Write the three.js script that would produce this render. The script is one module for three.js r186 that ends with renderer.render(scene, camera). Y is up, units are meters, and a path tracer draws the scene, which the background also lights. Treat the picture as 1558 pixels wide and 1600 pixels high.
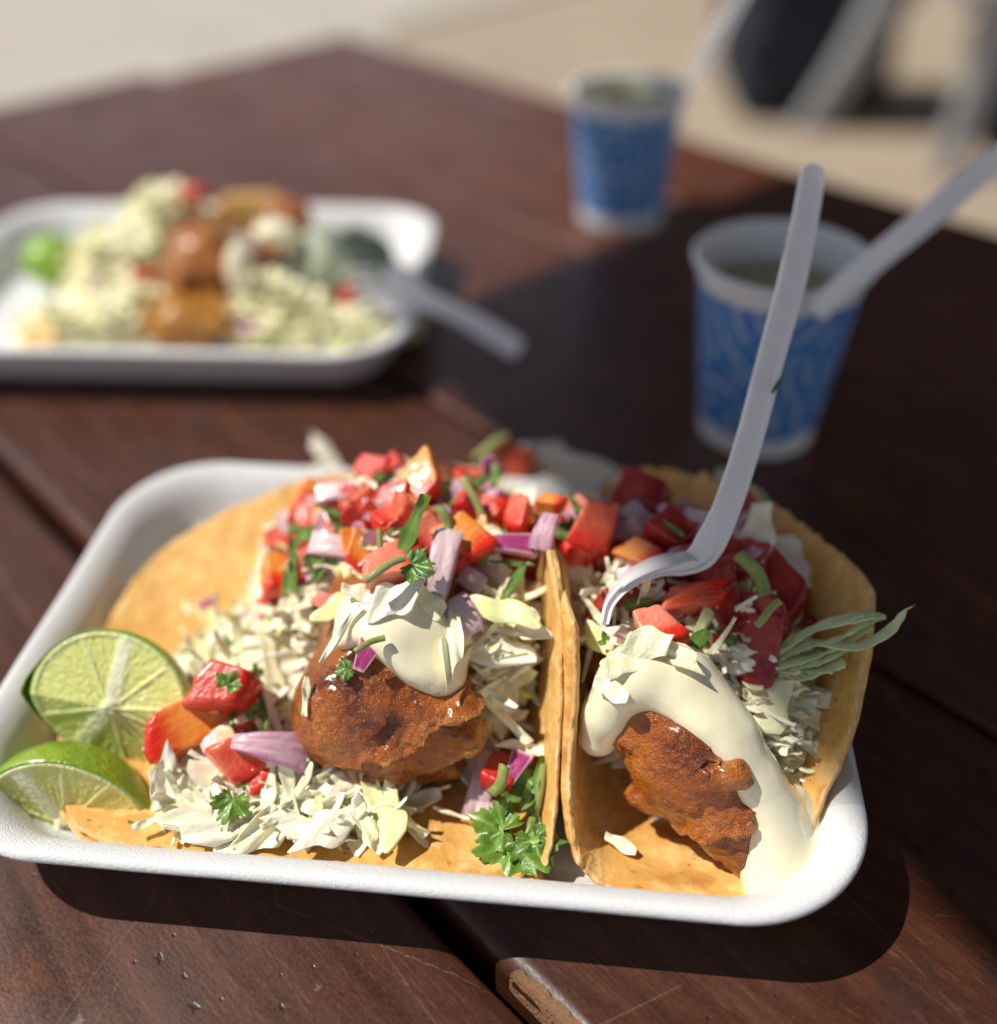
import * as THREE from 'three';
import { ImprovedNoise } from 'three/addons/math/ImprovedNoise.js';
import { mergeGeometries, mergeVertices, toCreasedNormals } from 'three/addons/utils/BufferGeometryUtils.js';

// ---------- camera ----------
const scene = new THREE.Scene();
const PITCH = 0.6674, ROLL = 0.0117, CAMH = 0.2153, FPX = 1621;
const fw = new THREE.Vector3(0, -Math.sin(PITCH), -Math.cos(PITCH));
const cu0 = new THREE.Vector3(0, Math.cos(PITCH), -Math.sin(PITCH)), cr0 = new THREE.Vector3(1, 0, 0);
const cUp = cu0.clone().multiplyScalar(Math.cos(ROLL)).addScaledVector(cr0, Math.sin(ROLL));
const cRt = cr0.clone().multiplyScalar(Math.cos(ROLL)).addScaledVector(cu0, -Math.sin(ROLL));
const camera = new THREE.PerspectiveCamera(2 * Math.atan(800 / FPX) * 180 / Math.PI, 1558 / 1600, 0.01, 60);
camera.position.set(0, CAMH, 0);
camera.quaternion.setFromRotationMatrix(new THREE.Matrix4().makeBasis(cRt, cUp, fw.clone().negate()));
camera.focus = 0.226; camera.userData.fStop = 3.4;
scene.add(camera);
const renderer = new THREE.WebGLRenderer({ antialias: true });
renderer.setSize(997, 1024);
renderer.toneMapping = THREE.LinearToneMapping; renderer.toneMappingExposure = 1.09;
renderer.shadowMap.enabled = true;

// ---------- sky and sun ----------
const SUNSLOPE = [0.646, 0.071];                       // how far a shadow runs per metre of height
{
  const w = 256, h = 128, d = new Float32Array(w * h * 4);
  for (let j = 0; j < h; j++) for (let i = 0; i < w; i++) {
    const e = ((j + 0.5) / h - 0.5) * Math.PI, s = Math.max(0, Math.sin(e)), k = (j * w + i) * 4;
    const f = Math.pow(1 - s, 1.7);
    d[k] = 0.12 + 0.56 * f; d[k + 1] = 0.155 + 0.54 * f; d[k + 2] = 0.24 + 0.52 * f; d[k + 3] = 1;
    if (e < 0) { d[k] = 0.36; d[k + 1] = 0.33; d[k + 2] = 0.28; }
  }
  const t = new THREE.DataTexture(d, w, h, THREE.RGBAFormat, THREE.FloatType);
  t.mapping = THREE.EquirectangularReflectionMapping; t.magFilter = THREE.LinearFilter; t.needsUpdate = true;
  scene.background = t; scene.environment = t; scene.backgroundIntensity = 1.0; scene.environmentIntensity = 1.0;
}
const sun = new THREE.DirectionalLight(new THREE.Color(1.0, 0.945, 0.86), 4.2);
sun.position.set(-SUNSLOPE[0] * 3, 3, -SUNSLOPE[1] * 3 - 0.25); sun.target.position.set(0, 0, -0.25);
sun.castShadow = true; sun.shadow.mapSize.set(4096, 4096);
Object.assign(sun.shadow.camera, { left: -1.6, right: 1.6, top: 1.6, bottom: -1.6, near: 0.1, far: 9 });
scene.add(sun, sun.target);

// ---------- numbers, noise, frames ----------
function rngOf(seed) { let a = seed >>> 0; return () => { a = (a + 0x6D2B79F5) | 0; let t = Math.imul(a ^ (a >>> 15), 1 | a); t = (t + Math.imul(t ^ (t >>> 7), 61 | t)) ^ t; return ((t ^ (t >>> 14)) >>> 0) / 4294967296; }; }
const RN = rngOf(7);
const rr = (a, b, r = RN) => a + (b - a) * r();
const N3 = new ImprovedNoise(), nz = (x, y, z = 0) => N3.noise(x + 91.3, y + 47.7, z + 13.1);
const fbm = (x, y, z, o = 4) => { let s = 0, a = 0.5; for (let i = 0; i < o; i++) { s += a * nz(x, y, z); x *= 2.03; y *= 2.01; z *= 2.07; a *= 0.5; } return s; };
const ridge = (x, y, z, o = 3) => { let s = 0, a = 0.5; for (let i = 0; i < o; i++) { const n = 1 - Math.abs(nz(x, y, z)) * 2; s += a * n * n; x *= 2.1; y *= 2.1; z *= 2.1; a *= 0.5; } return s; };
const mix = (a, b, t) => a + (b - a) * t, clamp = (x, a = 0, b = 1) => Math.min(b, Math.max(a, x)), sstep = (a, b, x) => { const t = clamp((x - a) / (b - a)); return t * t * (3 - 2 * t); };
const mix3 = (a, b, t) => [mix(a[0], b[0], t), mix(a[1], b[1], t), mix(a[2], b[2], t)];
const V = (x, y, z) => new THREE.Vector3(x, y, z);
// a point of the place at a height, found by sighting through a spot of the photograph
function sight(px, py) { return fw.clone().multiplyScalar(FPX).addScaledVector(cRt, px - 779).addScaledVector(cUp, 800 - py); }
function at(px, py, y) { const d = sight(px, py), t = (y - CAMH) / d.y; return V(0, CAMH, 0).addScaledVector(d, t); }
function atDepth(px, py, z) { return V(0, CAMH, 0).addScaledVector(sight(px, py), z / FPX); }
// the near tray's own axes
const TX = -0.0187, TZ = -0.1929, TA = -0.1097, tca = Math.cos(TA), tsa = Math.sin(TA);
const toWorld = (p) => V(TX + tca * p.x + tsa * p.z, p.y, TZ - tsa * p.x + tca * p.z);
const toTray = (p) => { const x = p.x - TX, z = p.z - TZ; return V(tca * x - tsa * z, p.y, tsa * x + tca * z); };
const trayQ = new THREE.Quaternion().setFromAxisAngle(V(0, 1, 0), TA);
const Lt = (px, py, y) => toTray(at(px, py, y));

// ---------- scene helpers ----------
const used = new Map();
function numbered(n) { const k = used.get(n) || 0; used.set(n, k + 1); return k ? n + '_' + String(k).padStart(3, '0') : n; }
function shade(o) { o.castShadow = true; o.receiveShadow = true; return o; }
function tag(o, label, category, group, kind) { if (label) o.userData.label = label; if (category) o.userData.category = category; if (group) o.userData.group = group; if (kind) o.userData.kind = kind; return o; }
function thing(name, label, category, group) { const g = new THREE.Group(); g.name = numbered(name); scene.add(g); return tag(g, label, category, group); }
function mesh(name, geo, m, parent) { const o = shade(new THREE.Mesh(geo, m)); if (parent) { o.name = name; parent.add(o); } else { o.name = numbered(name); scene.add(o); } return o; }
// puts a geometry given in tray axes into the scene as a thing that stands at its own base
function trayThing(name, geo, m, label, category, group) {
  geo.computeBoundingBox(); const b = geo.boundingBox, c = V((b.min.x + b.max.x) / 2, b.min.y, (b.min.z + b.max.z) / 2);
  geo.translate(-c.x, -c.y, -c.z);
  const o = mesh(name, geo, m); o.position.copy(toWorld(c)); o.quaternion.copy(trayQ); o.userData.origin = undefined; delete o.userData.origin;
  return tag(o, label, category, group);
}

// ---------- textures ----------
function tex(w, h, fn, srgb = false, wrap = THREE.MirroredRepeatWrapping) {
  const d = new Uint8Array(w * h * 4);
  for (let j = 0; j < h; j++) for (let i = 0; i < w; i++) { const c = fn(i / w, j / h), k = (j * w + i) * 4; d[k] = 255 * clamp(c[0]); d[k + 1] = 255 * clamp(c[1]); d[k + 2] = 255 * clamp(c[2]); d[k + 3] = 255; }
  const t = new THREE.DataTexture(d, w, h, THREE.RGBAFormat); t.wrapS = t.wrapT = wrap; t.magFilter = t.minFilter = THREE.LinearFilter; t.colorSpace = srgb ? THREE.SRGBColorSpace : THREE.NoColorSpace; t.needsUpdate = true; return t;
}
const toS = (l) => l <= 0.0031308 ? 12.92 * l : 1.055 * Math.pow(l, 1 / 2.4) - 0.055;
const lin = (c) => [toS(clamp(c[0])), toS(clamp(c[1])), toS(clamp(c[2]))];
const scaled = (t, su, sv = su) => { const c = t.clone(); c.repeat.set(su, sv); c.needsUpdate = true; return c; };
const P = (o) => new THREE.MeshPhysicalMaterial(o);
const rgb = (r, g, b) => new THREE.Color().setRGB(r, g, b);

// wood: one texture covers 0.5 m along the grain by 0.18 m across
const scratches = []; { const r = rngOf(31); for (let i = 0; i < 46; i++) scratches.push([r(), r(), r() * 3.14, 0.02 + r() * 0.16, r()]); }
const pits = []; { const r = rngOf(32); for (let i = 0; i < 320; i++) pits.push([r(), r(), 0.0004 + Math.pow(r(), 6) * 0.0024, r()]); }
function woodGrids(w, h) {                                   // marks: r = pale wear, g = dark pits, drawn once into a buffer
  const a = new Float32Array(w * h), b = new Float32Array(w * h);
  const put = (buf, x, y, v) => { if (x >= 0 && y >= 0 && x < w && y < h) buf[y * w + x] = Math.max(buf[y * w + x], v); };
  for (const [u, v, an, len, k] of scratches) { const n = len * w * 1.2, bend = (k - 0.5) * 0.6; let x = u * w, y = v * h, t = an * 0.5 - 0.3; for (let i = 0; i < n; i++) { t += bend / n; x += Math.cos(t); y += Math.sin(t); if (nz(i * 0.03, k * 40) > -0.25) { put(a, x | 0, y | 0, 0.35 + 0.65 * k); if (k > 0.7) put(a, x | 0, (y | 0) + 1, 0.4); } } }
  for (const [u, v, rad, k] of pits) { const R = rad / 0.5 * w; for (let j = -R * 2 | 0; j <= R * 2; j++) for (let i = -R * 2 | 0; i <= R * 2; i++) { const q = Math.hypot(i, j * 1.2) / R + 0.9 * nz(i * 0.35 / Math.max(1, R * 0.15), j * 0.35 / Math.max(1, R * 0.15), k * 50); if (q < 1) put(k < 0.72 ? b : a, (u * w + i) | 0, (v * h + j) | 0, clamp((1 - q) * 2.2) * (k < 0.72 ? 1 : 0.85)); } }
  return [a, b];
}
const WW = 2048, WH = 740, [wearA, pitB] = woodGrids(WW, WH);
const woodAt = (u, v) => {
  const x = u * 0.5, y = v * 0.18, k = (Math.min(WH - 1, v * WH | 0)) * WW + Math.min(WW - 1, u * WW | 0);
  const g = fbm(x * 9, y * 190 + 3 * nz(x * 5, y * 14), 1.7, 4), pore = ridge(x * 26, y * 700, 4.1, 2), blot = fbm(x * 26, y * 34, 8.2, 4), fine = nz(x * 900, y * 2600, 3);
  return { g, pore, blot, fine, wear: wearA[k], pit: pitB[k] };
};
const woodColor = tex(WW, WH, (u, v) => {
  const q = woodAt(u, v);
  const x0 = u * 0.5, y0 = v * 0.18; let c = mix3([0.040, 0.0125, 0.0065], [0.098, 0.031, 0.0145], clamp(0.5 + 0.9 * q.g + 0.5 * q.blot));
  c = mix3(c, [0.022, 0.009, 0.007], 0.65 * sstep(0.62, 0.85, q.pore));
  c = mix3(c, [0.024, 0.012, 0.011], 0.55 * sstep(0.12, 0.36, q.blot));
  c = mix3(c, [0.15, 0.052, 0.022], 0.55 * sstep(0.16, 0.42, -q.blot));
  const hair = nz(x0 * 70, y0 * 2600, 6) + 0.7 * nz(x0 * 300, y0 * 1500, 2); c = c.map((x) => x * 1.0 * (1 + 0.26 * q.fine + 0.34 * hair)); c = mix3(c, [0.20, 0.085, 0.04], 0.35 * sstep(0.45, 0.9, hair));
  c = mix3(c, [0.24, 0.165, 0.13], 0.55 * q.wear); c = mix3(c, [0.012, 0.007, 0.006], 0.75 * q.pit);
  return lin(c);
}, true);
const woodRough = tex(1024, 370, (u, v) => { const q = woodAt(u, v), r = 0.40 + 0.25 * q.blot + 0.10 * q.g + 0.16 * q.wear + 0.12 * q.fine - 0.05 * q.pit; return [r, r, r]; });
const woodBump = tex(WW, WH, (u, v) => { const q = woodAt(u, v), r = 0.62 + 0.12 * q.g - 0.15 * sstep(0.6, 0.9, q.pore) - 0.4 * q.pit + 0.07 * q.fine - 0.2 * q.wear + 0.12 * q.blot; return [r, r, r]; });
// bead skin of the foam: one texture covers 30 mm
const cellNoise = (x, y) => { const xi = Math.floor(x), yi = Math.floor(y); let d1 = 9, d2 = 9, id = 0; for (let j = -1; j < 2; j++) for (let i = -1; i < 2; i++) { const a = Math.sin((xi + i) * 127.1 + (yi + j) * 311.7) * 43758.5453, b = Math.sin((xi + i) * 269.5 + (yi + j) * 183.3) * 43758.5453; const dx = xi + i + (a - Math.floor(a)) - x, dy = yi + j + (b - Math.floor(b)) - y, d = Math.hypot(dx, dy); if (d < d1) { d2 = d1; d1 = d; id = a - Math.floor(a); } else if (d < d2) d2 = d; } return [d1, d2, id]; };
const foamBump = tex(1024, 1024, (u, v) => { const a = cellNoise(u * 44, v * 44), b = cellNoise(u * 110 + 9, v * 110 + 5); const r = 0.5 + 0.32 * (0.5 - a[0]) + 0.2 * (0.5 - b[0]) + 0.25 * (a[2] - 0.5) * sstep(0.02, 0.2, a[1] - a[0]); return [r, r, r]; });
// general fine grain, covers about 20 mm when u runs in metres times 50
const grain = tex(512, 512, (u, v) => { const r = 0.5 + 0.6 * fbm(u * 22, v * 22, 3.3, 5); return [r, r, r]; });
// crust of the batter: pimples and pores
const crust = tex(512, 512, (u, v) => { const a = cellNoise(u * 34, v * 34), b = cellNoise(u * 80 + 3, v * 80), f = fbm(u * 14, v * 14, 5, 4); const r = 0.45 + 0.5 * f + 0.28 * sstep(0.5, 0.05, a[0]) * a[2] + 0.16 * sstep(0.5, 0.1, b[0]) - 0.25 * sstep(0.85, 1, a[2]) * sstep(0.4, 0.1, a[0]); return [r, r, r]; });
const grainRough = tex(512, 512, (u, v) => { const r = 0.27 + 0.45 * fbm(u * 26, v * 26, 6.3, 4); return [r, r, r]; });
// tortilla skin: one texture covers 0.15 m
const flecks = new Float32Array(1024 * 1024); { const r = rngOf(90); for (let i = 0; i < 760; i++) { const x = r() * 1024, y = r() * 1024, R = 0.8 + Math.pow(r(), 4) * 5, k = r(); for (let j = -12; j <= 12; j++) for (let q = -12; q <= 12; q++) { const t = Math.hypot(q, j * (1 + k)) / R + 0.7 * nz(q * 0.3, j * 0.3, i); if (t < 1 && x + q >= 0 && y + j >= 0 && x + q < 1024 && y + j < 1024) { const e = ((y + j) | 0) * 1024 + ((x + q) | 0); flecks[e] = Math.max(flecks[e], (1 - t) * (0.4 + k)); } } } }
const toasts = []; { const r = rngOf(95); for (let i = 0; i < 46; i++) toasts.push([r(), r(), 0.010 + 0.035 * r() * r(), 0.3 + 0.7 * r()]); }
const tortColor = tex(1024, 1024, (u, v) => {
  const b = fbm(u * 9, v * 9, 1.1, 5), s = fbm(u * 60, v * 60, 5.1, 3), w = fbm(u * 26, v * 26, 7.7, 4), m = fbm(u * 5 + 3, v * 5, 2.2, 3);
  let c = mix3([0.60, 0.31, 0.075], [0.73, 0.44, 0.14], clamp(0.5 + b * 1.5));
  c = mix3(c, [0.78, 0.54, 0.23], 0.55 * sstep(0.02, 0.30, w + 0.4 * s));
  c = mix3(c, [0.58, 0.27, 0.058], 0.5 * sstep(0.08, 0.36, m));
  c = mix3(c, [0.55, 0.26, 0.06], 0.4 * sstep(0.12, 0.34, -w + 0.3 * b));
  let toast = 0; for (const [x, y, R, k] of toasts) { const d = Math.hypot(u - x, v - y) / R; if (d < 1.3) toast = Math.max(toast, k * sstep(1.15, 0.2, d + 0.8 * w + 0.5 * s)); } c = mix3(c, [0.40, 0.16, 0.035], 0.55 * toast);
  c = mix3(c, [0.09, 0.035, 0.012], 0.85 * clamp(flecks[Math.min(1023, v * 1024 | 0) * 1024 + Math.min(1023, u * 1024 | 0)]));
  return lin(c.map((x) => x * (1 + 0.12 * s)));
}, true);
const tortBump = tex(1024, 1024, (u, v) => { const r = 0.5 + 0.5 * fbm(u * 26, v * 26, 7.7, 4) + 0.30 * fbm(u * 90, v * 90, 3.7, 3); return [r, r, r]; });

// ---------- materials ----------
const foamRough = tex(1024, 1024, (u, v) => { const a = cellNoise(u * 60, v * 60), b = cellNoise(u * 23 + 4, v * 23); const r = 0.22 + 0.38 * a[2] + 0.16 * b[2]; return [r, r, r]; });
const foam = P({ roughnessMap: scaled(foamRough, 1 / 0.03), color: rgb(0.77, 0.785, 0.80), roughness: 1, specularIntensity: 1, bumpMap: scaled(foamBump, 1 / 0.03), bumpScale: 0.00024 });
const wood = P({ map: scaled(woodColor, 1 / 0.5, 1 / 0.18), roughnessMap: scaled(woodRough, 1 / 0.5, 1 / 0.18), roughness: 1, specularIntensity: 0.95, bumpMap: scaled(woodBump, 1 / 0.5, 1 / 0.18), bumpScale: 0.00022 });
const rawWood = P({ color: rgb(0.30, 0.155, 0.075), roughness: 0.85, bumpMap: scaled(grain, 60, 160), bumpScale: 0.0006 });
const darkWood = P({ color: rgb(0.03, 0.014, 0.01), roughness: 0.7 });
const tortM = P({ map: tortColor, color: rgb(1.12, 1.12, 1.08), bumpMap: tortBump, bumpScale: 0.0006, roughness: 0.6, specularIntensity: 0.7 });
const tortEdgeM = P({ map: tortColor, color: rgb(1.12, 1.18, 1.5), bumpMap: tortBump, bumpScale: 0.0008, roughness: 0.6 });
const batterM = P({ vertexColors: true, roughnessMap: scaled(grainRough, 70), roughness: 1, bumpMap: scaled(crust, 50), bumpScale: 0.0010, clearcoat: 0.55, clearcoatRoughness: 0.2 });
const creamM = P({ color: rgb(0.92, 0.86, 0.60), roughness: 0.32, clearcoat: 1.0, clearcoatRoughness: 0.06, bumpMap: scaled(grain, 22), bumpScale: 0.00008 });
const tomatoM = P({ vertexColors: true, roughness: 0.34, clearcoat: 0.2, clearcoatRoughness: 0.15, bumpMap: scaled(grain, 45), bumpScale: 0.00028 });
const onionM = P({ vertexColors: true, roughness: 0.4, clearcoat: 0.3, clearcoatRoughness: 0.15, bumpMap: scaled(grain, 50), bumpScale: 0.00018 });
const cabbageM = P({ vertexColors: true, roughness: 0.48, clearcoat: 0.15, clearcoatRoughness: 0.25, bumpMap: scaled(grain, 45), bumpScale: 0.00025 });
const herbM = P({ vertexColors: true, roughness: 0.42, clearcoat: 0.25, clearcoatRoughness: 0.2, bumpMap: scaled(grain, 60), bumpScale: 0.0002 });
const rindM = P({ vertexColors: true, roughness: 0.35, clearcoat: 0.5, clearcoatRoughness: 0.2, bumpMap: scaled(grain, 48), bumpScale: 0.0005 });
const pulpM = P({ vertexColors: true, roughness: 0.4, clearcoat: 0.5, clearcoatRoughness: 0.14, bumpMap: scaled(grain, 40), bumpScale: 0.00045 });
const plasticM = P({ color: rgb(0.93, 0.92, 0.91), roughness: 0.3, transmission: 0.0, specularIntensity: 1, bumpMap: scaled(grain, 12), bumpScale: 0.00006 });

// ---------- geometry helpers ----------
function geoOf(pos, idx, uv, col) { const g = new THREE.BufferGeometry(); g.setAttribute('position', new THREE.Float32BufferAttribute(pos, 3)); g.setAttribute('uv', new THREE.Float32BufferAttribute(uv || new Float32Array(pos.length / 3 * 2), 2)); if (col) g.setAttribute('color', new THREE.Float32BufferAttribute(col, 3)); g.setIndex(idx); g.computeVertexNormals(); return g; }
function paint(g, fn) { const p = g.attributes.position, n = g.attributes.normal, c = new Float32Array(p.count * 3); for (let i = 0; i < p.count; i++) { const k = fn(p.getX(i), p.getY(i), p.getZ(i), n ? n.getX(i) : 0, n ? n.getY(i) : 1, n ? n.getZ(i) : 0, i); c[i * 3] = clamp(k[0]); c[i * 3 + 1] = clamp(k[1]); c[i * 3 + 2] = clamp(k[2]); } g.setAttribute('color', new THREE.BufferAttribute(c, 3)); return g; }
function boxUV(g) { const p = g.attributes.position, n = g.attributes.normal, u = new Float32Array(p.count * 2); for (let i = 0; i < p.count; i++) { const a = Math.abs(n.getX(i)), b = Math.abs(n.getY(i)), c = Math.abs(n.getZ(i)); if (b >= a && b >= c) { u[i * 2] = p.getX(i); u[i * 2 + 1] = p.getZ(i); } else if (a >= c) { u[i * 2] = p.getZ(i); u[i * 2 + 1] = p.getY(i); } else { u[i * 2] = p.getX(i); u[i * 2 + 1] = p.getY(i); } } g.setAttribute('uv', new THREE.BufferAttribute(u, 2)); return g; }
// surface nets over a signed distance
function nets(sdf, lo, hi, c) {
  const n = [0, 1, 2].map((i) => Math.ceil((hi[i] - lo[i]) / c) + 1), [nx, ny, nzz] = n, val = new Float32Array(nx * ny * nzz), id = new Int32Array(nx * ny * nzz).fill(-1), pos = [], idx = [];
  const I = (x, y, z) => (z * ny + y) * nx + x;
  for (let z = 0; z < nzz; z++) for (let y = 0; y < ny; y++) for (let x = 0; x < nx; x++) val[I(x, y, z)] = sdf(lo[0] + x * c, lo[1] + y * c, lo[2] + z * c);
  const E = [[0, 1], [2, 3], [4, 5], [6, 7], [0, 2], [1, 3], [4, 6], [5, 7], [0, 4], [1, 5], [2, 6], [3, 7]];
  for (let z = 0; z < nzz - 1; z++) for (let y = 0; y < ny - 1; y++) for (let x = 0; x < nx - 1; x++) {
    const v = []; let m = 0; for (let k = 0; k < 8; k++) { v[k] = val[I(x + (k & 1), y + ((k >> 1) & 1), z + (k >> 2))]; if (v[k] < 0) m |= 1 << k; }
    if (m === 0 || m === 255) continue;
    let sx = 0, sy = 0, sz = 0, q = 0;
    for (const [a, b] of E) if ((v[a] < 0) !== (v[b] < 0)) { const t = v[a] / (v[a] - v[b]); sx += mix(a & 1, b & 1, t); sy += mix((a >> 1) & 1, (b >> 1) & 1, t); sz += mix(a >> 2, b >> 2, t); q++; }
    id[I(x, y, z)] = pos.length / 3; pos.push(lo[0] + (x + sx / q) * c, lo[1] + (y + sy / q) * c, lo[2] + (z + sz / q) * c);
  }
  const quad = (a, b, cc, d, flip) => { if (a < 0 || b < 0 || cc < 0 || d < 0) return; flip ? idx.push(a, cc, b, a, d, cc) : idx.push(a, b, cc, a, cc, d); };
  for (let z = 1; z < nzz - 1; z++) for (let y = 1; y < ny - 1; y++) for (let x = 1; x < nx - 1; x++) {
    const s = val[I(x, y, z)] < 0;
    if (s !== val[I(x + 1, y, z)] < 0) quad(id[I(x, y - 1, z - 1)], id[I(x, y, z - 1)], id[I(x, y, z)], id[I(x, y - 1, z)], !s);
    if (s !== val[I(x, y + 1, z)] < 0) quad(id[I(x - 1, y, z - 1)], id[I(x - 1, y, z)], id[I(x, y, z)], id[I(x, y, z - 1)], !s);
    if (s !== val[I(x, y, z + 1)] < 0) quad(id[I(x - 1, y - 1, z)], id[I(x, y - 1, z)], id[I(x, y, z)], id[I(x - 1, y, z)], !s);
  }
  const uv = []; for (let i = 0; i < pos.length; i += 3) uv.push(pos[i] + 0.15 * pos[i + 1], 0.66 * pos[i + 1] - 0.75 * pos[i + 2]); return geoOf(pos, idx, uv);
}
function capsule(p, a, b, ra, rb) { const bx = b[0] - a[0], by = b[1] - a[1], bz = b[2] - a[2], px = p[0] - a[0], py = p[1] - a[1], pz = p[2] - a[2], h = clamp((px * bx + py * by + pz * bz) / (bx * bx + by * by + bz * bz + 1e-12)); return Math.hypot(px - bx * h, py - by * h, pz - bz * h) - mix(ra, rb, h); }
const smin = (a, b, k) => { const h = clamp(0.5 + 0.5 * (b - a) / k); return mix(b, a, h) - k * h * (1 - h); };
function chain(pts, k) { return (x, y, z) => { let d = 9; const p = [x, y, z]; for (let i = 0; i + 1 < pts.length; i++) d = smin(d, capsule(p, pts[i], pts[i + 1], pts[i][3], pts[i + 1][3]), k); return d; }; }

// a bent strip of leaf: runs along x, closed and thin
function strip(o) {
  const r = rngOf(o.seed), n = o.n || 12, m = 4, pos = [], idx = [], uv = [], col = [];
  const w1 = o.ends ?? 0.5, ang = o.curl ?? 0.6, tw = o.twist ?? 0.5, wave = o.wave ?? 0.12, cup = o.cup ?? 0.25, ph = r() * 6.28, ph2 = r() * 6.28, sk = (r() - 0.5) * (o.skew ?? 0.8);
  let x = 0, y = 0, a = -ang / 2; const L = [];
  for (let i = 0; i <= n; i++) { L.push([x, y, a]); a += ang / n + 0.10 * ang * Math.sin(ph + i * 1.3); x += Math.cos(a) * o.len / n; y += Math.sin(a) * o.len / n; }
  const mx = L[n >> 1][0], my = L[n >> 1][1];
  for (let i = 0; i <= n; i++) {
    const t = i / n, [px, py, aa] = L[i], tp = mix(w1, 1, Math.pow(Math.sin(Math.PI * clamp(0.08 + t * 0.84)), 0.6)), ww = o.w * tp * (1 + 0.22 * Math.sin(ph2 + t * 7)), ta = tw * (t - 0.5) + wave * 3 * Math.sin(ph + t * 9) * 0.3;
    for (let side = 0; side < 2; side++) for (let j = 0; j <= m; j++) {
      const s = (j / m - 0.5) * 2, jj = side ? m - j : j, ss = side ? -s : s;
      const cz = ss * ww / 2, cy = cup * ww * (ss * ss) * 0.5 + wave * o.w * Math.sin(ph + t * 11 + ss * 1.5) + (side ? -o.th : 0) * (1 - 0.4 * Math.abs(ss));
      const ry = cy * Math.cos(ta) - cz * Math.sin(ta), rz = cy * Math.sin(ta) + cz * Math.cos(ta);
      pos.push(px - mx - Math.sin(aa) * ry + sk * ss * ww * 0.5, py - my + Math.cos(aa) * ry, rz);
      uv.push(t * o.len, ss * ww / 2); const c = o.color(t, ss, side, r); col.push(...c);
    }
  }
  const R = 2 * (m + 1);
  for (let i = 0; i < n; i++) for (let j = 0; j < R; j++) { const a0 = i * R + j, b0 = i * R + (j + 1) % R; idx.push(a0, b0, a0 + R, b0, b0 + R, a0 + R); }
  for (let j = 0; j < m; j++) { idx.push(j, R - 1 - j, j + 1, j + 1, R - 1 - j, R - 2 - j); const k = n * R; idx.push(k + j, k + j + 1, k + R - 1 - j, k + j + 1, k + R - 2 - j, k + R - 1 - j); }
  return geoOf(pos, idx, uv, col);
}
const CAB = [[0.93, 0.88, 0.67], [0.93, 0.89, 0.64], [0.89, 0.87, 0.52], [0.80, 0.84, 0.35], [0.94, 0.91, 0.76], [0.60, 0.70, 0.22]];
const cabColor = (tone, seed) => (t, s) => { const n = nz(t * 3 + seed, s * 1.5, seed * 0.7), v = Math.pow(Math.abs(Math.sin(s * 5 + t * 2 + seed)), 8) * 0.12; const c = mix3(CAB[tone], CAB[tone === 3 ? 2 : tone === 4 ? 0 : tone + 1 > 2 ? 1 : tone + 1], clamp(0.3 + n)); return c.map((x) => x * (1 + v * 0.6)); };
const shredKinds = []; for (let i = 0; i < 18; i++) { const r = rngOf(100 + i), tone = [0, 4, 1, 0, 2, 4, 1, 3, 0, 4, 0, 2, 1, 4, 0, 3, 4, 1][i]; shredKinds.push(strip({ seed: 200 + i, len: 0.010, w: rr(0.0010, 0.0026, r), th: 0.0005, curl: rr(-0.3, 1.0, r), twist: rr(-0.9, 0.9, r), wave: rr(0.03, 0.14, r), cup: rr(-0.3, 0.3, r), ends: rr(0.15, 0.8, r), color: cabColor(tone, i) })); }
const wispKinds = []; for (let i = 0; i < 10; i++) { const r = rngOf(350 + i); wispKinds.push(strip({ seed: 360 + i, n: 20, len: 0.016, w: rr(0.0009, 0.0017, r), th: 0.0005, curl: rr(0.8, 2.4, r), twist: rr(-1.5, 1.5, r), wave: rr(0.1, 0.3, r), cup: 0.1, ends: 0.5, color: cabColor([4, 0, 1, 4, 2, 0, 4, 1, 0, 2][i], i + 70) })); }
const chunkKinds = []; for (let i = 0; i < 12; i++) { const r = rngOf(300 + i), tone = [4, 0, 1, 4, 0, 3, 2, 4, 1, 0, 4, 2][i]; chunkKinds.push(strip({ seed: 400 + i, len: 0.010, w: rr(0.0042, 0.0078, r), th: 0.0007, curl: rr(-0.4, 0.8, r), twist: rr(-0.6, 0.6, r), wave: rr(0.015, 0.07, r), cup: rr(-0.2, 0.3, r), ends: rr(0.1, 0.75, r), skew: 2.2, color: cabColor(tone, i + 40) })); }

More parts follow.
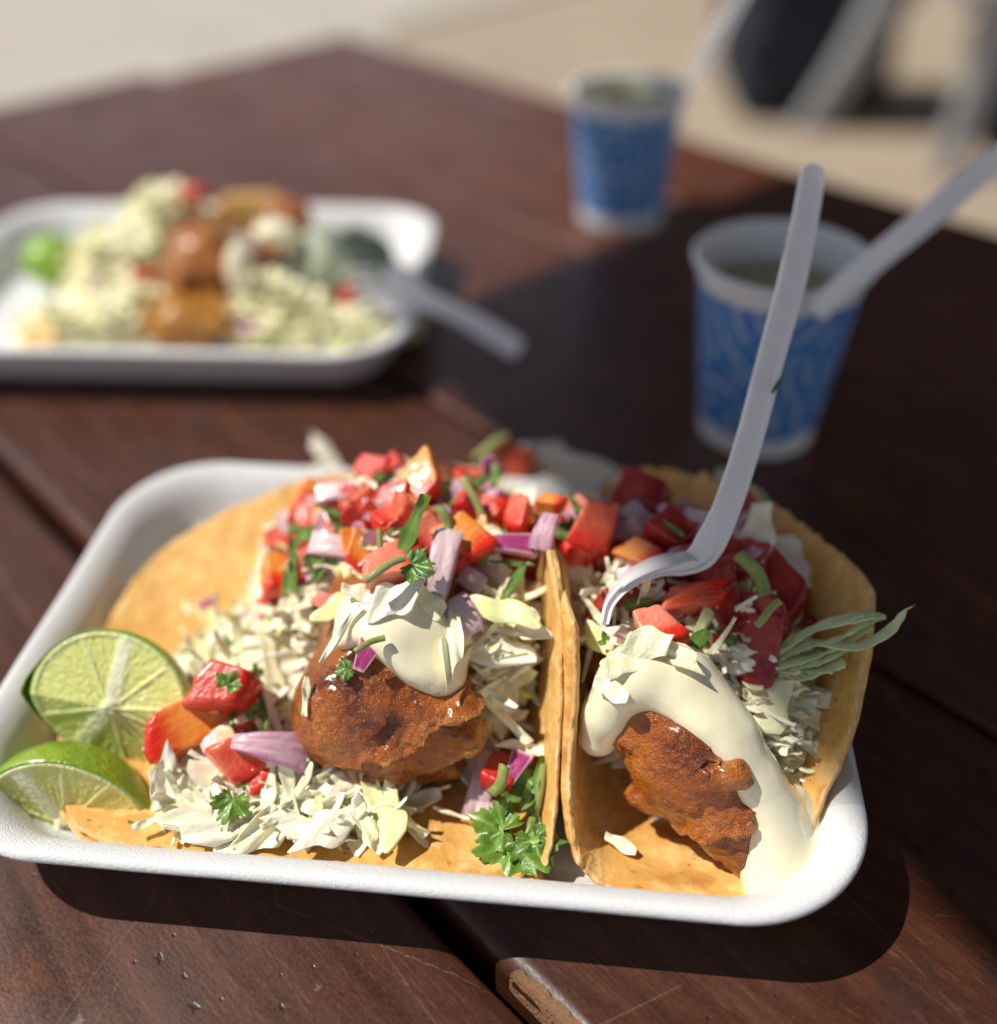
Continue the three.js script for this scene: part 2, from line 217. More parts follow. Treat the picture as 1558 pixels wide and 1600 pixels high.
// a cube of tomato, unit size; its +x side is the skin
function tomatoGeo(seed, sx, sy, sz, tone) {
  const r = rngOf(seed), g0 = new THREE.BoxGeometry(1, 1, 1, 14, 14, 14), p = g0.attributes.position, taper = [rr(-0.3, 0.3, r), rr(-0.3, 0.3, r), rr(-0.35, 0.35, r)], sh = [rr(-0.3, 0.3, r), rr(-0.3, 0.3, r)];
  for (let i = 0; i < p.count; i++) {
    let v = V(p.getX(i), p.getY(i), p.getZ(i)); const q = v.clone().multiplyScalar(2), k = Math.pow(Math.pow(Math.abs(q.x), 13) + Math.pow(Math.abs(q.y), 13) + Math.pow(Math.abs(q.z), 13), 1 / 13); v.multiplyScalar(1 / Math.max(k, 0.5) * Math.max(Math.abs(q.x), Math.abs(q.y), Math.abs(q.z)));
    v.y *= 1 + taper[0] * v.x * 2; v.z *= 1 + taper[1] * v.x * 2; v.x *= 1 + taper[2] * v.y; v.x += sh[0] * v.z; v.y += sh[1] * v.z;
    if (v.x > 0) v.x += 0.14 * (1 - (v.y * v.y + v.z * v.z) * 2.2); else v.x += 0.10 * nz(v.y * 3 + seed, v.z * 3);
    const nn = 0.075 * fbm(v.x * 3 + seed, v.y * 3, v.z * 3, 3) + 0.035 * nz(v.x * 9, v.y * 9, v.z * 9 + seed) + 0.012 * nz(v.x * 24, v.y * 24, v.z * 24 + seed); v.multiplyScalar(1 + nn);
    p.setXYZ(i, v.x * sx, v.y * sy, v.z * sz);
  }
  let g = mergeVertices((() => { const h = g0.clone(); h.deleteAttribute('normal'); h.deleteAttribute('uv'); return h; })(), 1e-5); g.computeVertexNormals(); { const q = g.attributes.position, u = []; for (let i = 0; i < q.count; i++) u.push((q.getX(i) + 0.5 * q.getY(i)) * 0.009, (q.getZ(i) + 0.5 * q.getY(i)) * 0.009); g.setAttribute('uv', new THREE.Float32BufferAttribute(u, 2)); }
  return paint(g, (x, y, z) => {
    const u = x / sx + 0.5, n = fbm(x / sx * 2.2 + seed, y / sy * 2.2, z / sz * 2.2, 3), f = fbm(x / sx * 9, y / sy * 9, z / sz * 9 + seed, 2);
    let c = mix3([0.68, 0.075, 0.030], [0.82, 0.22, 0.11], clamp(0.35 + n * 1.8)); if (tone === 1) c = mix3([0.82, 0.24, 0.03], [0.88, 0.40, 0.09], clamp(0.4 + n)); if (tone === 2) c = mix3([0.58, 0.036, 0.022], [0.72, 0.10, 0.055], clamp(0.4 + n)); if (tone === 3) c = mix3([0.88, 0.20, 0.13], [0.90, 0.33, 0.22], clamp(0.4 + n));
    if (tone === 4) c = mix3([0.36, 0.020, 0.014], [0.50, 0.060, 0.036], clamp(0.4 + n * 1.6));  // tone for pieces under the parasol: the shade is put into the red
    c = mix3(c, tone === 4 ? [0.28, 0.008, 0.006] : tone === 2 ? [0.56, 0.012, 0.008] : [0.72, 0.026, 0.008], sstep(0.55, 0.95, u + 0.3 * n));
    return c.map((q) => q * (1 + 0.22 * f));
  });
}
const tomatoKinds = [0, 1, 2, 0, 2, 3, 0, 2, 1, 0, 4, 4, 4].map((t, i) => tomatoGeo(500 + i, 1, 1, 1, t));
// a curved piece of onion, unit size; its top is the purple skin side
function onionGeo(seed, tone) {
  const r = rngOf(seed), n = 10, m = 8, pos = [], idx = [], uv = [], col = [], ca = rr(0.4, 1.2, r), trap = rr(-0.5, 0.5, r), tr2 = rr(-0.25, 0.25, r), th = rr(0.20, 0.34, r);
  for (let side = 0; side < 2; side++) for (let i = 0; i <= n; i++) for (let j = 0; j <= m; j++) {
    const u = i / n - 0.5, v = j / m - 0.5, e = Math.max(Math.abs(u), Math.abs(v)) * 2, R = 0.5 / Math.sin(ca / 2) * 0.9, a = u * ca, d = side ? -th / 2 : th / 2;
    const rnd = 1 - 0.10 * sstep(0.8, 1, e), vv = v * (1 + trap * u * 2) * (1 + 0.06 * nz(u * 4 + seed, v * 4)) + tr2 * u;
    pos.push((R + d * rnd) * Math.sin(a), (R + d * rnd) * Math.cos(a) - R + 0.02 * nz(u * 5, v * 5 + seed), vv * 0.72); uv.push(u * 0.01, v * 0.007);
    const f = fbm(u * 3 + seed, v * 9, side, 3);
    let c = side ? mix3([0.66, 0.47, 0.48], [0.80, 0.66, 0.63], clamp(0.5 + f * 2)) : tone === 2 ? mix3([0.33, 0.022, 0.13], [0.45, 0.06, 0.22], clamp(0.5 + f * 2)) : tone === 1 ? mix3([0.50, 0.22, 0.34], [0.70, 0.46, 0.50], clamp(0.5 + f * 2)) : mix3([0.62, 0.42, 0.44], [0.80, 0.64, 0.62], clamp(0.5 + f * 2));
    const vein = Math.pow(Math.abs(Math.sin(v * 16 + seed + f)), 10); c = mix3(c, tone === 2 ? [0.5, 0.1, 0.28] : [0.88, 0.82, 0.80], 0.18 * vein);
    if (tone < 2 && !side) c = mix3(c, [0.36, 0.08, 0.24], 0.7 * sstep(0.86, 1, Math.abs(v) * 2 + 0.12 * f));
    if (tone === 2 && e > 0.93) c = [0.75, 0.5, 0.6];
    col.push(...c);
  }
  const S = (n + 1) * (m + 1), I = (s, i, j) => s * S + i * (m + 1) + j;
  for (let i = 0; i < n; i++) for (let j = 0; j < m; j++) { idx.push(I(0, i, j), I(0, i, j + 1), I(0, i + 1, j), I(0, i, j + 1), I(0, i + 1, j + 1), I(0, i + 1, j)); idx.push(I(1, i, j), I(1, i + 1, j), I(1, i, j + 1), I(1, i, j + 1), I(1, i + 1, j), I(1, i + 1, j + 1)); }
  const wall = (a, b, c2, d) => idx.push(a, c2, b, b, c2, d);
  for (let i = 0; i < n; i++) { wall(I(0, i, 0), I(0, i + 1, 0), I(1, i, 0), I(1, i + 1, 0)); wall(I(0, i + 1, m), I(0, i, m), I(1, i + 1, m), I(1, i, m)); }
  for (let j = 0; j < m; j++) { wall(I(0, 0, j + 1), I(0, 0, j), I(1, 0, j + 1), I(1, 0, j)); wall(I(0, n, j), I(0, n, j + 1), I(1, n, j), I(1, n, j + 1)); }
  return toCreasedNormals(geoOf(pos, idx, uv, col), 0.7);
}
const onionKinds = [0, 1, 2, 0, 1, 2, 0, 1].map((t, i) => onionGeo(600 + i, t));
// a cilantro leaf, about 1 long, its stalk end at the origin, lying along x
function leafGeo(seed, dark) {
  const r = rngOf(seed), A = 150, K = 7, pos = [], idx = [], uv = [], col = [], curl = rr(-0.5, 0.9, r), fold = rr(-0.1, 0.5, r), LB = [];
  for (const [c, l] of [[0, 1], [1.12, 0.86], [-1.12, 0.84], [2.05, 0.55], [-2.05, 0.55]]) for (const [o, k] of [[0, 1], [0.30, 0.86], [-0.30, 0.86], [0.52, 0.66], [-0.52, 0.66]]) LB.push([c + o + rr(-0.05, 0.05, r), l * k * rr(0.92, 1.08, r), 0.27]);
  const rad = (t) => { const a = t; let q = clamp((2.7 - Math.abs(a)) * 0.8, 0.12, 0.50); for (const [c, l, w] of LB) { const d = Math.abs(a - c) / w; q = Math.max(q, l * (1 - 0.42 * Math.min(1.5, Math.pow(d, 1.25)))); } return q * (1 + 0.04 * Math.sin(a * 31 + seed) + 0.10 * nz(a * 2.2, seed)); };
  for (let side = 0; side < 2; side++) for (let k = 0; k <= K; k++) for (let i = 0; i <= A; i++) {
    const t = (i / A - 0.5) * 5.0, q = rad(t) * k / K; let x = Math.cos(t) * q * 0.62 + 0.06, z = Math.sin(t) * q * 0.62;
    let y = 0.20 * fbm(x * 2.6 + seed, z * 2.6, 1, 2) + fold * Math.abs(z) * 0.5 + curl * (x * x - 0.1) * 0.7 + 0.05 * Math.cos(t * 6.6) * q; y -= side * 0.02;
    pos.push(x, y, z); uv.push(x * 0.012, z * 0.012);
    const vein = Math.pow(Math.abs(Math.cos(t * 3.3)), 40) * 0.6 + (Math.abs(z) < 0.02 ? 0.6 : 0), n = fbm(x * 5, z * 5, seed, 3);
    let c = mix3(dark ? [0.05, 0.14, 0.014] : [0.085, 0.20, 0.014], dark ? [0.11, 0.22, 0.03] : [0.20, 0.34, 0.04], clamp(0.5 + n * 1.6)); c = mix3(c, [0.35, 0.52, 0.12], vein * 0.6); col.push(...c);
  }
  const S = (K + 1) * (A + 1), I = (s, k, i) => s * S + k * (A + 1) + i;
  for (let k = 0; k < K; k++) for (let i = 0; i < A; i++) { idx.push(I(0, k, i), I(0, k, i + 1), I(0, k + 1, i), I(0, k, i + 1), I(0, k + 1, i + 1), I(0, k + 1, i)); idx.push(I(1, k, i), I(1, k + 1, i), I(1, k, i + 1), I(1, k, i + 1), I(1, k + 1, i), I(1, k + 1, i + 1)); }
  for (let i = 0; i < A; i++) idx.push(I(0, K, i), I(0, K, i + 1), I(1, K, i), I(0, K, i + 1), I(1, K, i + 1), I(1, K, i));
  return geoOf(pos, idx, uv, col);
}
const leafKinds = [0, 0, 1, 0, 1, 0].map((d, i) => leafGeo(700 + i, d));
const herbStrip = (seed, dark) => strip({ seed, len: 1, w: 0.42, th: 0.02, curl: 0.5, twist: 0.35, wave: 0.12, cup: 0.22, ends: 0.45, n: 24, color: (t, s) => { const n = fbm(t * 6 + seed, s * 3, seed, 3), v = Math.exp(-Math.abs(s) * 9) * 0.5; return mix3(mix3(dark ? [0.05, 0.14, 0.02] : [0.13, 0.31, 0.03], [0.28, 0.48, 0.08], clamp(0.45 + n * 1.4)), [0.42, 0.58, 0.2], v); } });
const herbStrips = [herbStrip(750, 0), herbStrip(751, 1), herbStrip(752, 0), herbStrip(753, 1)];
function stemGeo(seed, green) { const r = rngOf(seed), pts = []; for (let i = 0; i <= 6; i++) pts.push(V(i / 6 - 0.5, 0.06 * Math.sin(i * 0.8 + seed) , 0.05 * Math.cos(i * 0.7 + seed))); const c = new THREE.CatmullRomCurve3(pts), g = new THREE.TubeGeometry(c, 14, 0.10, 8, false), caps = [0, 1].map((e) => { const q = new THREE.CircleGeometry(0.10, 8), t = c.getTangent(e), o = c.getPoint(e); q.lookAt(e ? t : t.clone().negate()); q.translate(o.x, o.y, o.z); return q; }); const m = mergeGeometries([g, ...caps]); return paint(m, (x, y, z) => { const n = fbm(x * 5, y * 20, z * 20 + seed, 2); return mix3(green ? [0.30, 0.44, 0.06] : [0.46, 0.52, 0.12], [0.58, 0.62, 0.25], clamp(0.4 + n)); }); }
const stemKinds = [0, 1, 0].map((g, i) => stemGeo(760 + i, g));

// ---------- ground, table, parasol, chair ----------
const GY = -0.75;
{
  const g = new THREE.PlaneGeometry(60, 60, 60, 60); g.rotateX(-Math.PI / 2);
  const p = g.attributes.position; for (let i = 0; i < p.count; i++) p.setY(i, 0.02 * fbm(p.getX(i) * 0.8, p.getZ(i) * 0.8, 2, 3));
  g.computeVertexNormals();
  const sandT = tex(512, 512, (u, v) => { const b = fbm(u * 6, v * 6, 1, 5), s = fbm(u * 60, v * 60, 3, 3); return lin(mix3([0.34, 0.265, 0.19], [0.45, 0.365, 0.275], clamp(0.5 + b + 0.5 * s))); }, true);
  const o = mesh('ground', g, P({ map: scaled(sandT, 14), roughness: 0.95, bumpMap: scaled(grain, 500), bumpScale: 0.004 })); o.position.y = GY - 0.02; o.userData.kind = 'structure';
  // pale concrete that begins beyond the table
  const pa = at(610, 40, GY), pb = at(1010, -60, GY), pc = at(900, 400, GY);
  const sh = new THREE.Shape([new THREE.Vector2(-9, -1), new THREE.Vector2(0.1, -1), new THREE.Vector2(pa.x, -pa.z), new THREE.Vector2(pb.x, -pb.z), new THREE.Vector2(pb.x, 24), new THREE.Vector2(-9, 24)]);
  const cg = new THREE.ExtrudeGeometry(sh, { depth: 0.04, bevelEnabled: false }); cg.rotateX(-Math.PI / 2);
  const conT = tex(512, 512, (u, v) => { const b = fbm(u * 5, v * 5, 11, 5), s = fbm(u * 50, v * 50, 13, 3); return lin(mix3([0.41, 0.37, 0.31], [0.50, 0.455, 0.39], clamp(0.5 + b + 0.5 * s))); }, true);
  const c = mesh('pavement', cg, P({ map: scaled(conT, 0.6), roughness: 0.9, bumpMap: scaled(grain, 10), bumpScale: 0.002 })); c.position.y = GY - 0.042; c.userData.kind = 'structure';
}
const PANG = 0.8238, dAl = V(-Math.cos(PANG), 0, -Math.sin(PANG)), dOff = V(-Math.sin(PANG), 0, Math.cos(PANG));   // along the boards, across them
{
  const t = thing('picnic_table', 'dark red-brown varnished wooden table of parallel boards under both trays and both cups', 'table');
  // edges across: [from, to, where the board ends at the far end]
  const seams = [[0.0130, 0.148, 0.748, 0.003], [-0.0740, 0.0112, 0.742, 0.0045], [-0.2150, -0.0785, 0.752, 0.0050], [-0.3570, -0.2168, 0.755, 0.003], [-0.4400, -0.3586, 0.740, 0.0025], [-0.5240, -0.4416, 0.741, 0.0025]];
  seams.forEach(([a, b, end, r], k) => {
    const th = 0.030, prof = [], NE = 6;
    const corner = (cx, cy, a0) => { for (let i = 0; i <= NE; i++) { const an = a0 + i / NE * Math.PI / 2; prof.push([cx + r * Math.cos(an), cy + r * Math.sin(an)]); } };
    prof.push([a, -th]); corner(a + r, -r, Math.PI); prof.reverse(); prof.length = 0;
    prof.push([a, -th]); for (let i = 0; i <= NE; i++) { const an = Math.PI - i / NE * Math.PI / 2; prof.push([a + r + r * Math.cos(an), -r + r * Math.sin(an)]); }
    const nTop = 10; for (let i = 1; i < nTop; i++) prof.push([mix(a + r, b - r, i / nTop), 0]);
    for (let i = 0; i <= NE; i++) { const an = Math.PI / 2 - i / NE * Math.PI / 2; prof.push([b - r + r * Math.cos(an), -r + r * Math.sin(an)]); }
    prof.push([b, -th]);
    const x0 = -0.95, x1 = end, n = 170, pos = [], idx = [], uv = [], K = prof.length;
    const len = [0]; for (let i = 1; i < K; i++) len.push(len[i - 1] + Math.hypot(prof[i][0] - prof[i - 1][0], prof[i][1] - prof[i - 1][1]));
    for (let i = 0; i <= n; i++) { const x = mix(x0, x1, i / n); for (let j = 0; j < K; j++) { const [q, y] = prof[j], edge = Math.min(q - a, b - q) < 0.004 ? 1 : 0; const w = 0.0009 * edge * fbm(x * 22, k * 7 + (q - a < b - q ? 0 : 3), 1, 3); const yy = y + (y > -0.02 ? 0.0006 * fbm(x * 9, q * 30, k, 3) - 0.0009 * edge * Math.max(0, fbm(x * 30, k * 5, 4, 3)) : 0); const o = dOff.clone().multiplyScalar(q + w).addScaledVector(dAl, x); pos.push(o.x, yy, o.z); uv.push(x + k * 0.37, len[j] + k * 0.061); } }
    for (let i = 0; i < n; i++) for (let j = 0; j < K - 1; j++) { const A = i * K + j; idx.push(A, A + K, A + 1, A + 1, A + K, A + K + 1); }
    for (const e of [0, n]) { const base = pos.length / 3; for (let j = 0; j < K; j++) { pos.push(pos[(e * K + j) * 3], pos[(e * K + j) * 3 + 1], pos[(e * K + j) * 3 + 2]); uv.push(prof[j][0], prof[j][1]); } for (let j = 1; j < K - 1; j++) e ? idx.push(base, base + j, base + j + 1) : idx.push(base, base + j + 1, base + j); }
    const bm = wood.clone(); bm.color = rgb(...[[1, 1, 1], [1, 1, 1], [1.0, 1.0, 1.0], [1.25, 1.25, 1.25], [1.5, 1.5, 1.5], [1.4, 1.4, 1.45]][k]); mesh('board', geoOf(pos, idx, uv), bm, t);  // far boards tinted lighter, standing in for weathering and sky sheen
  });
  // a long splintered chip where the bare wood shows, along the seam in front of the tray
  { const pos = [], idx = [], uv = [], n = 70, m = 5; for (let i = 0; i <= n; i++) { const u = i / n, x = mix(0.083, 0.028, u), wd = 0.0006 + 0.0022 * Math.pow(Math.sin(Math.PI * Math.pow(u, 0.5)), 0.8) * (1 + 0.5 * fbm(u * 22, 3, 1, 3)); for (let j = 0; j <= m; j++) { const v = j / m, dl = v * wd, q = -0.0784 - dl, y = -0.005 + Math.sqrt(Math.max(0, 0.000025 - (0.005 - dl) ** 2)) + (v === 0 ? -0.003 : 0) + 0.0007 * fbm(u * 40, v * 5, 8, 3); const o = dOff.clone().multiplyScalar(q).addScaledVector(dAl, x); pos.push(o.x, y + 0.0006, o.z); uv.push(x, v * 0.006); } } for (let i = 0; i < n; i++) for (let j = 0; j < m; j++) { const A = i * (m + 1) + j; idx.push(A, A + 1, A + m + 1, A + 1, A + m + 2, A + m + 1); }
    // close it underneath so that it is a solid sliver
    const S = pos.length / 3; for (let i = 0; i < S; i++) { pos.push(pos[i * 3], pos[i * 3 + 1] - 0.0012, pos[i * 3 + 2]); uv.push(uv[i * 2], uv[i * 2 + 1]); } const q = idx.length; for (let i = 0; i < q; i += 3) idx.push(idx[i] + S, idx[i + 2] + S, idx[i + 1] + S);
    mesh('splinter', geoOf(pos, idx, uv), rawWood, t).userData.label = 'long chip of bare pale wood along a board edge'; }
  const bar = (x, q0, q1, w, y, h, name) => { const g = new THREE.BoxGeometry(w, h, q1 - q0); const m = new THREE.Matrix4().makeBasis(dAl, V(0, 1, 0), dOff.clone().multiplyScalar(-1)); const o = mesh(name, g, darkWood, t); o.quaternion.setFromRotationMatrix(m); o.position.copy(dAl.clone().multiplyScalar(x).addScaledVector(dOff, (q0 + q1) / 2)).setY(y); };
  bar(-0.1, -0.515, 0.14, 1.6, -0.0345, 0.008, 'added_gap_panel');  // unseen panel added under the boards so their gaps look black
  for (const x of [0.55, -0.75]) for (const q of [-0.46, 0.09]) bar(x, q - 0.035, q + 0.035, 0.07, (GY - 0.04) / 2 - 0.02, -GY - 0.05, 'table_leg');
}
// parasol that shades the spoon side of the table; it stands outside the picture
{
  const tip = V(-0.045, 0, -0.402), dA = V(0.455, 0, 0.889), dB = V(0.76, 0, -0.65), Lr = 1.6, H = 1.12, drop = 0.42;
  const un = (p, y) => V(p.x - SUNSLOPE[0] * y, y, p.z - SUNSLOPE[1] * y);
  const c0 = tip, v1 = tip.clone().addScaledVector(dA, Lr), v5 = tip.clone().addScaledVector(dB, Lr), ce = v1.clone().add(v5).sub(tip);
  const ring = [c0, v1, ce.clone().multiplyScalar(2).sub(v5), ce.clone().multiplyScalar(2).sub(c0), ce.clone().multiplyScalar(2).sub(v1), v5].map((p) => un(p, H));
  const top = ring.reduce((a, p) => a.add(p), V(0, 0, 0)).multiplyScalar(1 / 6).setY(H + drop);
  const t = thing('parasol', 'beach parasol standing through the table, seen only by its wide shade on the spoon side', 'parasol'); t.position.set(top.x, GY, top.z);
  const cloth = P({ color: rgb(0.05, 0.06, 0.10), roughness: 0.9, side: THREE.DoubleSide });
  for (let i = 0; i < 6; i++) { const a = ring[i], b = ring[(i + 1) % 6], n = 10, pos = [], idx = [], uv = []; for (let r = 0; r <= n; r++) for (let s = 0; s <= n; s++) { const p = top.clone().lerp(a.clone().lerp(b, s / n), r / n); const y = p.y + 0.03 * Math.sin(Math.PI * r / n); pos.push(p.x - top.x, y - GY, p.z - top.z); uv.push(s / n, r / n); } for (let r = 0; r < n; r++) for (let s = 0; s < n; s++) { const A = r * (n + 1) + s; idx.push(A, A + n + 1, A + 1, A + 1, A + n + 1, A + n + 2); } mesh('canopy_panel', geoOf(pos, idx, uv), cloth, t); }
  const pole = new THREE.CylinderGeometry(0.018, 0.018, H + drop - GY, 20); pole.translate(0, (H + drop - GY) / 2, 0); mesh('pole', pole, P({ color: rgb(0.6, 0.6, 0.6), metalness: 0.6, roughness: 0.4 }), t);
}
// white plastic chair beyond the table corner, its shade put into the grey colour
{
  const t = thing('plastic_chair', 'white plastic chair with shade painted in as grey, its splayed legs standing on the sand behind the cups', 'chair');
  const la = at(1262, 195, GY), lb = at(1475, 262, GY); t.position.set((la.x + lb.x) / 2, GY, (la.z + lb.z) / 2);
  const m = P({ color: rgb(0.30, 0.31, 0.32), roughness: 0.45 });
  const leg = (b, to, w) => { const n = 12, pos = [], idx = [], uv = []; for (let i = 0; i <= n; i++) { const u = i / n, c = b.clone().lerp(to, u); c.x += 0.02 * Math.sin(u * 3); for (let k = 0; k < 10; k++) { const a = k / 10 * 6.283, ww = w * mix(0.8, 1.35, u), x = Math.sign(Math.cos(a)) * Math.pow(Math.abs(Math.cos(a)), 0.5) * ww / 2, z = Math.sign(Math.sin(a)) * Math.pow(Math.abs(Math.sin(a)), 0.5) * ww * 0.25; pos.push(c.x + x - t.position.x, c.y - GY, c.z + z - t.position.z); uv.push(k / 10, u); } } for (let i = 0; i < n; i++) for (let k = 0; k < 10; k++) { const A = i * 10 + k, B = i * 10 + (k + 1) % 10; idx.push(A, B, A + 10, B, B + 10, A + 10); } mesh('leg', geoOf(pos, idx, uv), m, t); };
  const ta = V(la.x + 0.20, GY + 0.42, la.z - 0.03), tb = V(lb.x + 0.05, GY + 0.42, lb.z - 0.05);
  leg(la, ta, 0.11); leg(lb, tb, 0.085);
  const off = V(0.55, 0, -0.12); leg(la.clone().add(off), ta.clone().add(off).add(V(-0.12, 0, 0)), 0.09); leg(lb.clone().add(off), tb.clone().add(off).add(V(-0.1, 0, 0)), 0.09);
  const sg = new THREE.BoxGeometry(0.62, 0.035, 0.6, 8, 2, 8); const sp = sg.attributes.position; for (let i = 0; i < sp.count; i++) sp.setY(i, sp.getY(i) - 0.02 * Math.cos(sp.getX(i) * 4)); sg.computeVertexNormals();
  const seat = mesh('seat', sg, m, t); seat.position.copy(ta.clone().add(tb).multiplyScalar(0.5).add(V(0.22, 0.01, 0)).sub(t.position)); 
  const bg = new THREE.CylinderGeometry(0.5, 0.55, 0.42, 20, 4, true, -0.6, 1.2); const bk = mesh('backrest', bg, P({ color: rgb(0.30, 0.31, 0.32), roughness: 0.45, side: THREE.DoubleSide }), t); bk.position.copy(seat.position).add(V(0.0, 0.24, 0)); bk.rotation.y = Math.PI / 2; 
}
// unseen dark wall, added to keep bright sky out of the right tabletop reflection
{
  const t = thing('added_dark_wall', 'added unseen dark wall out of view, darkening the reflection in the right half of the tabletop', 'light_blocker'); t.position.set(3.6, GY, -5.6);
  const board = P({ color: rgb(0.035, 0.03, 0.03), roughness: 0.9 });
  for (let i = 0; i < 16; i++) { const g = new THREE.BoxGeometry(0.43, 5.2, 0.12); const o = mesh('blocker_board', g, board, t); o.position.set(-3.0 + i * 0.44, 2.6, 0.01 * (i % 2)); }
  const rf = new THREE.BoxGeometry(7.6, 0.16, 2.2); const r = mesh('blocker_top', rf, board, t); r.position.set(0.3, 5.3, -0.7); r.rotation.x = 0.12;
}
// dark bags on the sand at the chair
{
  const cloth = P({ color: rgb(0.012, 0.015, 0.026), roughness: 0.85, bumpMap: scaled(grain, 6), bumpScale: 0.004 }), brown = P({ color: rgb(0.035, 0.022, 0.016), roughness: 0.8 });
  const bag = (px, py, w, h, d, label, px2) => {
    const b = at(px, py, GY), t = thing('bag', label, 'bag', undefined); t.position.copy(b);
    const g = nets((x, y, z) => { const qx = Math.abs(x) - w / 2 + 0.08, qy = Math.abs(y - h / 2) - h / 2 + 0.08, qz = Math.abs(z) - d / 2 + 0.08; return Math.hypot(Math.max(qx, 0), Math.max(qy, 0), Math.max(qz, 0)) + Math.min(0, Math.max(qx, qy, qz)) - 0.08 + 0.05 * fbm(x * 5, y * 7, z * 7, 3); }, [-w / 2 - 0.05, -0.04, -d / 2 - 0.05], [w / 2 + 0.05, h + 0.05, d / 2 + 0.05], 0.022); g.scale(1, 1, 1);
    mesh('bag_body', g, cloth, t);
    const c = new THREE.CatmullRomCurve3([V(-w * 0.3, h * 0.9, d * 0.3), V(-w * 0.2, h * 1.15, d * 0.3), V(w * 0.2, h * 1.15, d * 0.3), V(w * 0.3, h * 0.9, d * 0.3)]); mesh('strap', new THREE.TubeGeometry(c, 20, 0.014, 8), brown, t);
  };
  bag(1240, 150, 0.44, 0.62, 0.42, 'tall dark navy bag standing on the sand to the left of the plastic chair');
  bag(1590, 220, 0.26, 0.6, 0.40, 'dark bag standing on the sand at the far side of the plastic chair');
}

// ---------- foam trays ----------
function foamTray(label) {
  const W = 0.209, D = 0.146, R = 0.030;
  const ringAt = (ins, n = 22) => { const w = W / 2 - ins, d = D / 2 - ins, r = Math.max(0.006, R - ins * 0.75), o = []; for (const [sx, sz, a0] of [[1, 1, 0], [-1, 1, Math.PI / 2], [-1, -1, Math.PI], [1, -1, 1.5 * Math.PI]]) for (let i = 0; i <= n; i++) { const a = a0 + i / n * Math.PI / 2; o.push([sx * (w - r) + r * Math.cos(a), sz * (d - r) + r * Math.sin(a)]); } const q = []; for (let i = 0; i < o.length; i++) { const a = o[i], b = o[(i + 1) % o.length], L = Math.hypot(a[0] - b[0], a[1] - b[1]), k = L > 0.01 ? 14 : 1; for (let j = 0; j < k; j++) q.push([mix(a[0], b[0], j / k), mix(a[1], b[1], j / k)]); } return q; };
  // profile from the middle of the floor, up the inner wall, over the lip, down outside, under
  const prof = [[0.060, 0.0042], [0.034, 0.0042], [0.0190, 0.0044], [0.0160, 0.0050], [0.0135, 0.0066], [0.0117, 0.0095], [0.0097, 0.0145], [0.0078, 0.0176], [0.0060, 0.0197], [0.0044, 0.0208], [0.0029, 0.0215], [0.0016, 0.0217], [0.0006, 0.0213], [0, 0.0204], [0.0003, 0.0194], [0.0022, 0.0180], [0.0058, 0.0130], [0.0112, 0.0050], [0.0140, 0.0015], [0.0165, 0.0002], [0.0200, 0], [0.050, 0]];
  const pos = [], idx = [], uv = []; let acc = 0, K = 0;
  prof.forEach(([ins, y], k) => { const q = ringAt(ins); K = q.length; if (k) acc += Math.hypot(ins - prof[k - 1][0], y - prof[k - 1][1]); let per = 0; for (let i = 0; i <= K; i++) { const [x, z] = q[i % K]; if (i) per += Math.hypot(x - q[(i - 1) % K][0], z - q[(i - 1) % K][1]); const wob = y > 0.012 ? 0.0006 * nz(x * 30, z * 30, 5) : 0; pos.push(x, y + wob, z); if (k < 3 || k > 19) uv.push(x, z); else uv.push(per, acc); } });
  const C = K + 1; for (let k = 0; k + 1 < prof.length; k++) for (let i = 0; i < K; i++) { const A = k * C + i; idx.push(A, A + 1, A + C, A + 1, A + C + 1, A + C); }
  for (const [k, f] of [[0, 1], [prof.length - 1, 0]]) { const c = pos.length / 3; pos.push(0, prof[k][1], 0); uv.push(0, 0); for (let i = 0; i < K; i++) f ? idx.push(c, k * C + i + 1, k * C + i) : idx.push(c, k * C + i, k * C + i + 1); }
  const t = thing('foam_tray', label, 'food tray'); mesh('tray_body', geoOf(pos, idx, uv), foam, t); return t;
}
const trayA = foamTray('white foam tray holding the two sharp tacos in front'); trayA.position.set(TX, 0.0003, TZ); trayA.rotation.y = TA;
const BX = -0.134, BZ = -0.418, BA = -0.055;
const trayB = trayA.clone(); trayB.name = numbered('foam_tray'); scene.add(trayB); trayB.userData = { label: 'blurred white foam tray with fried fish and cabbage behind the front one', category: 'food tray' }; trayB.position.set(BX, 0.0003, BZ); trayB.rotation.y = BA;
const bca = Math.cos(BA), bsa = Math.sin(BA), toBack = (p) => { const x = p.x - BX, z = p.z - BZ; return V(bca * x - bsa * z, p.y, bsa * x + bca * z); };

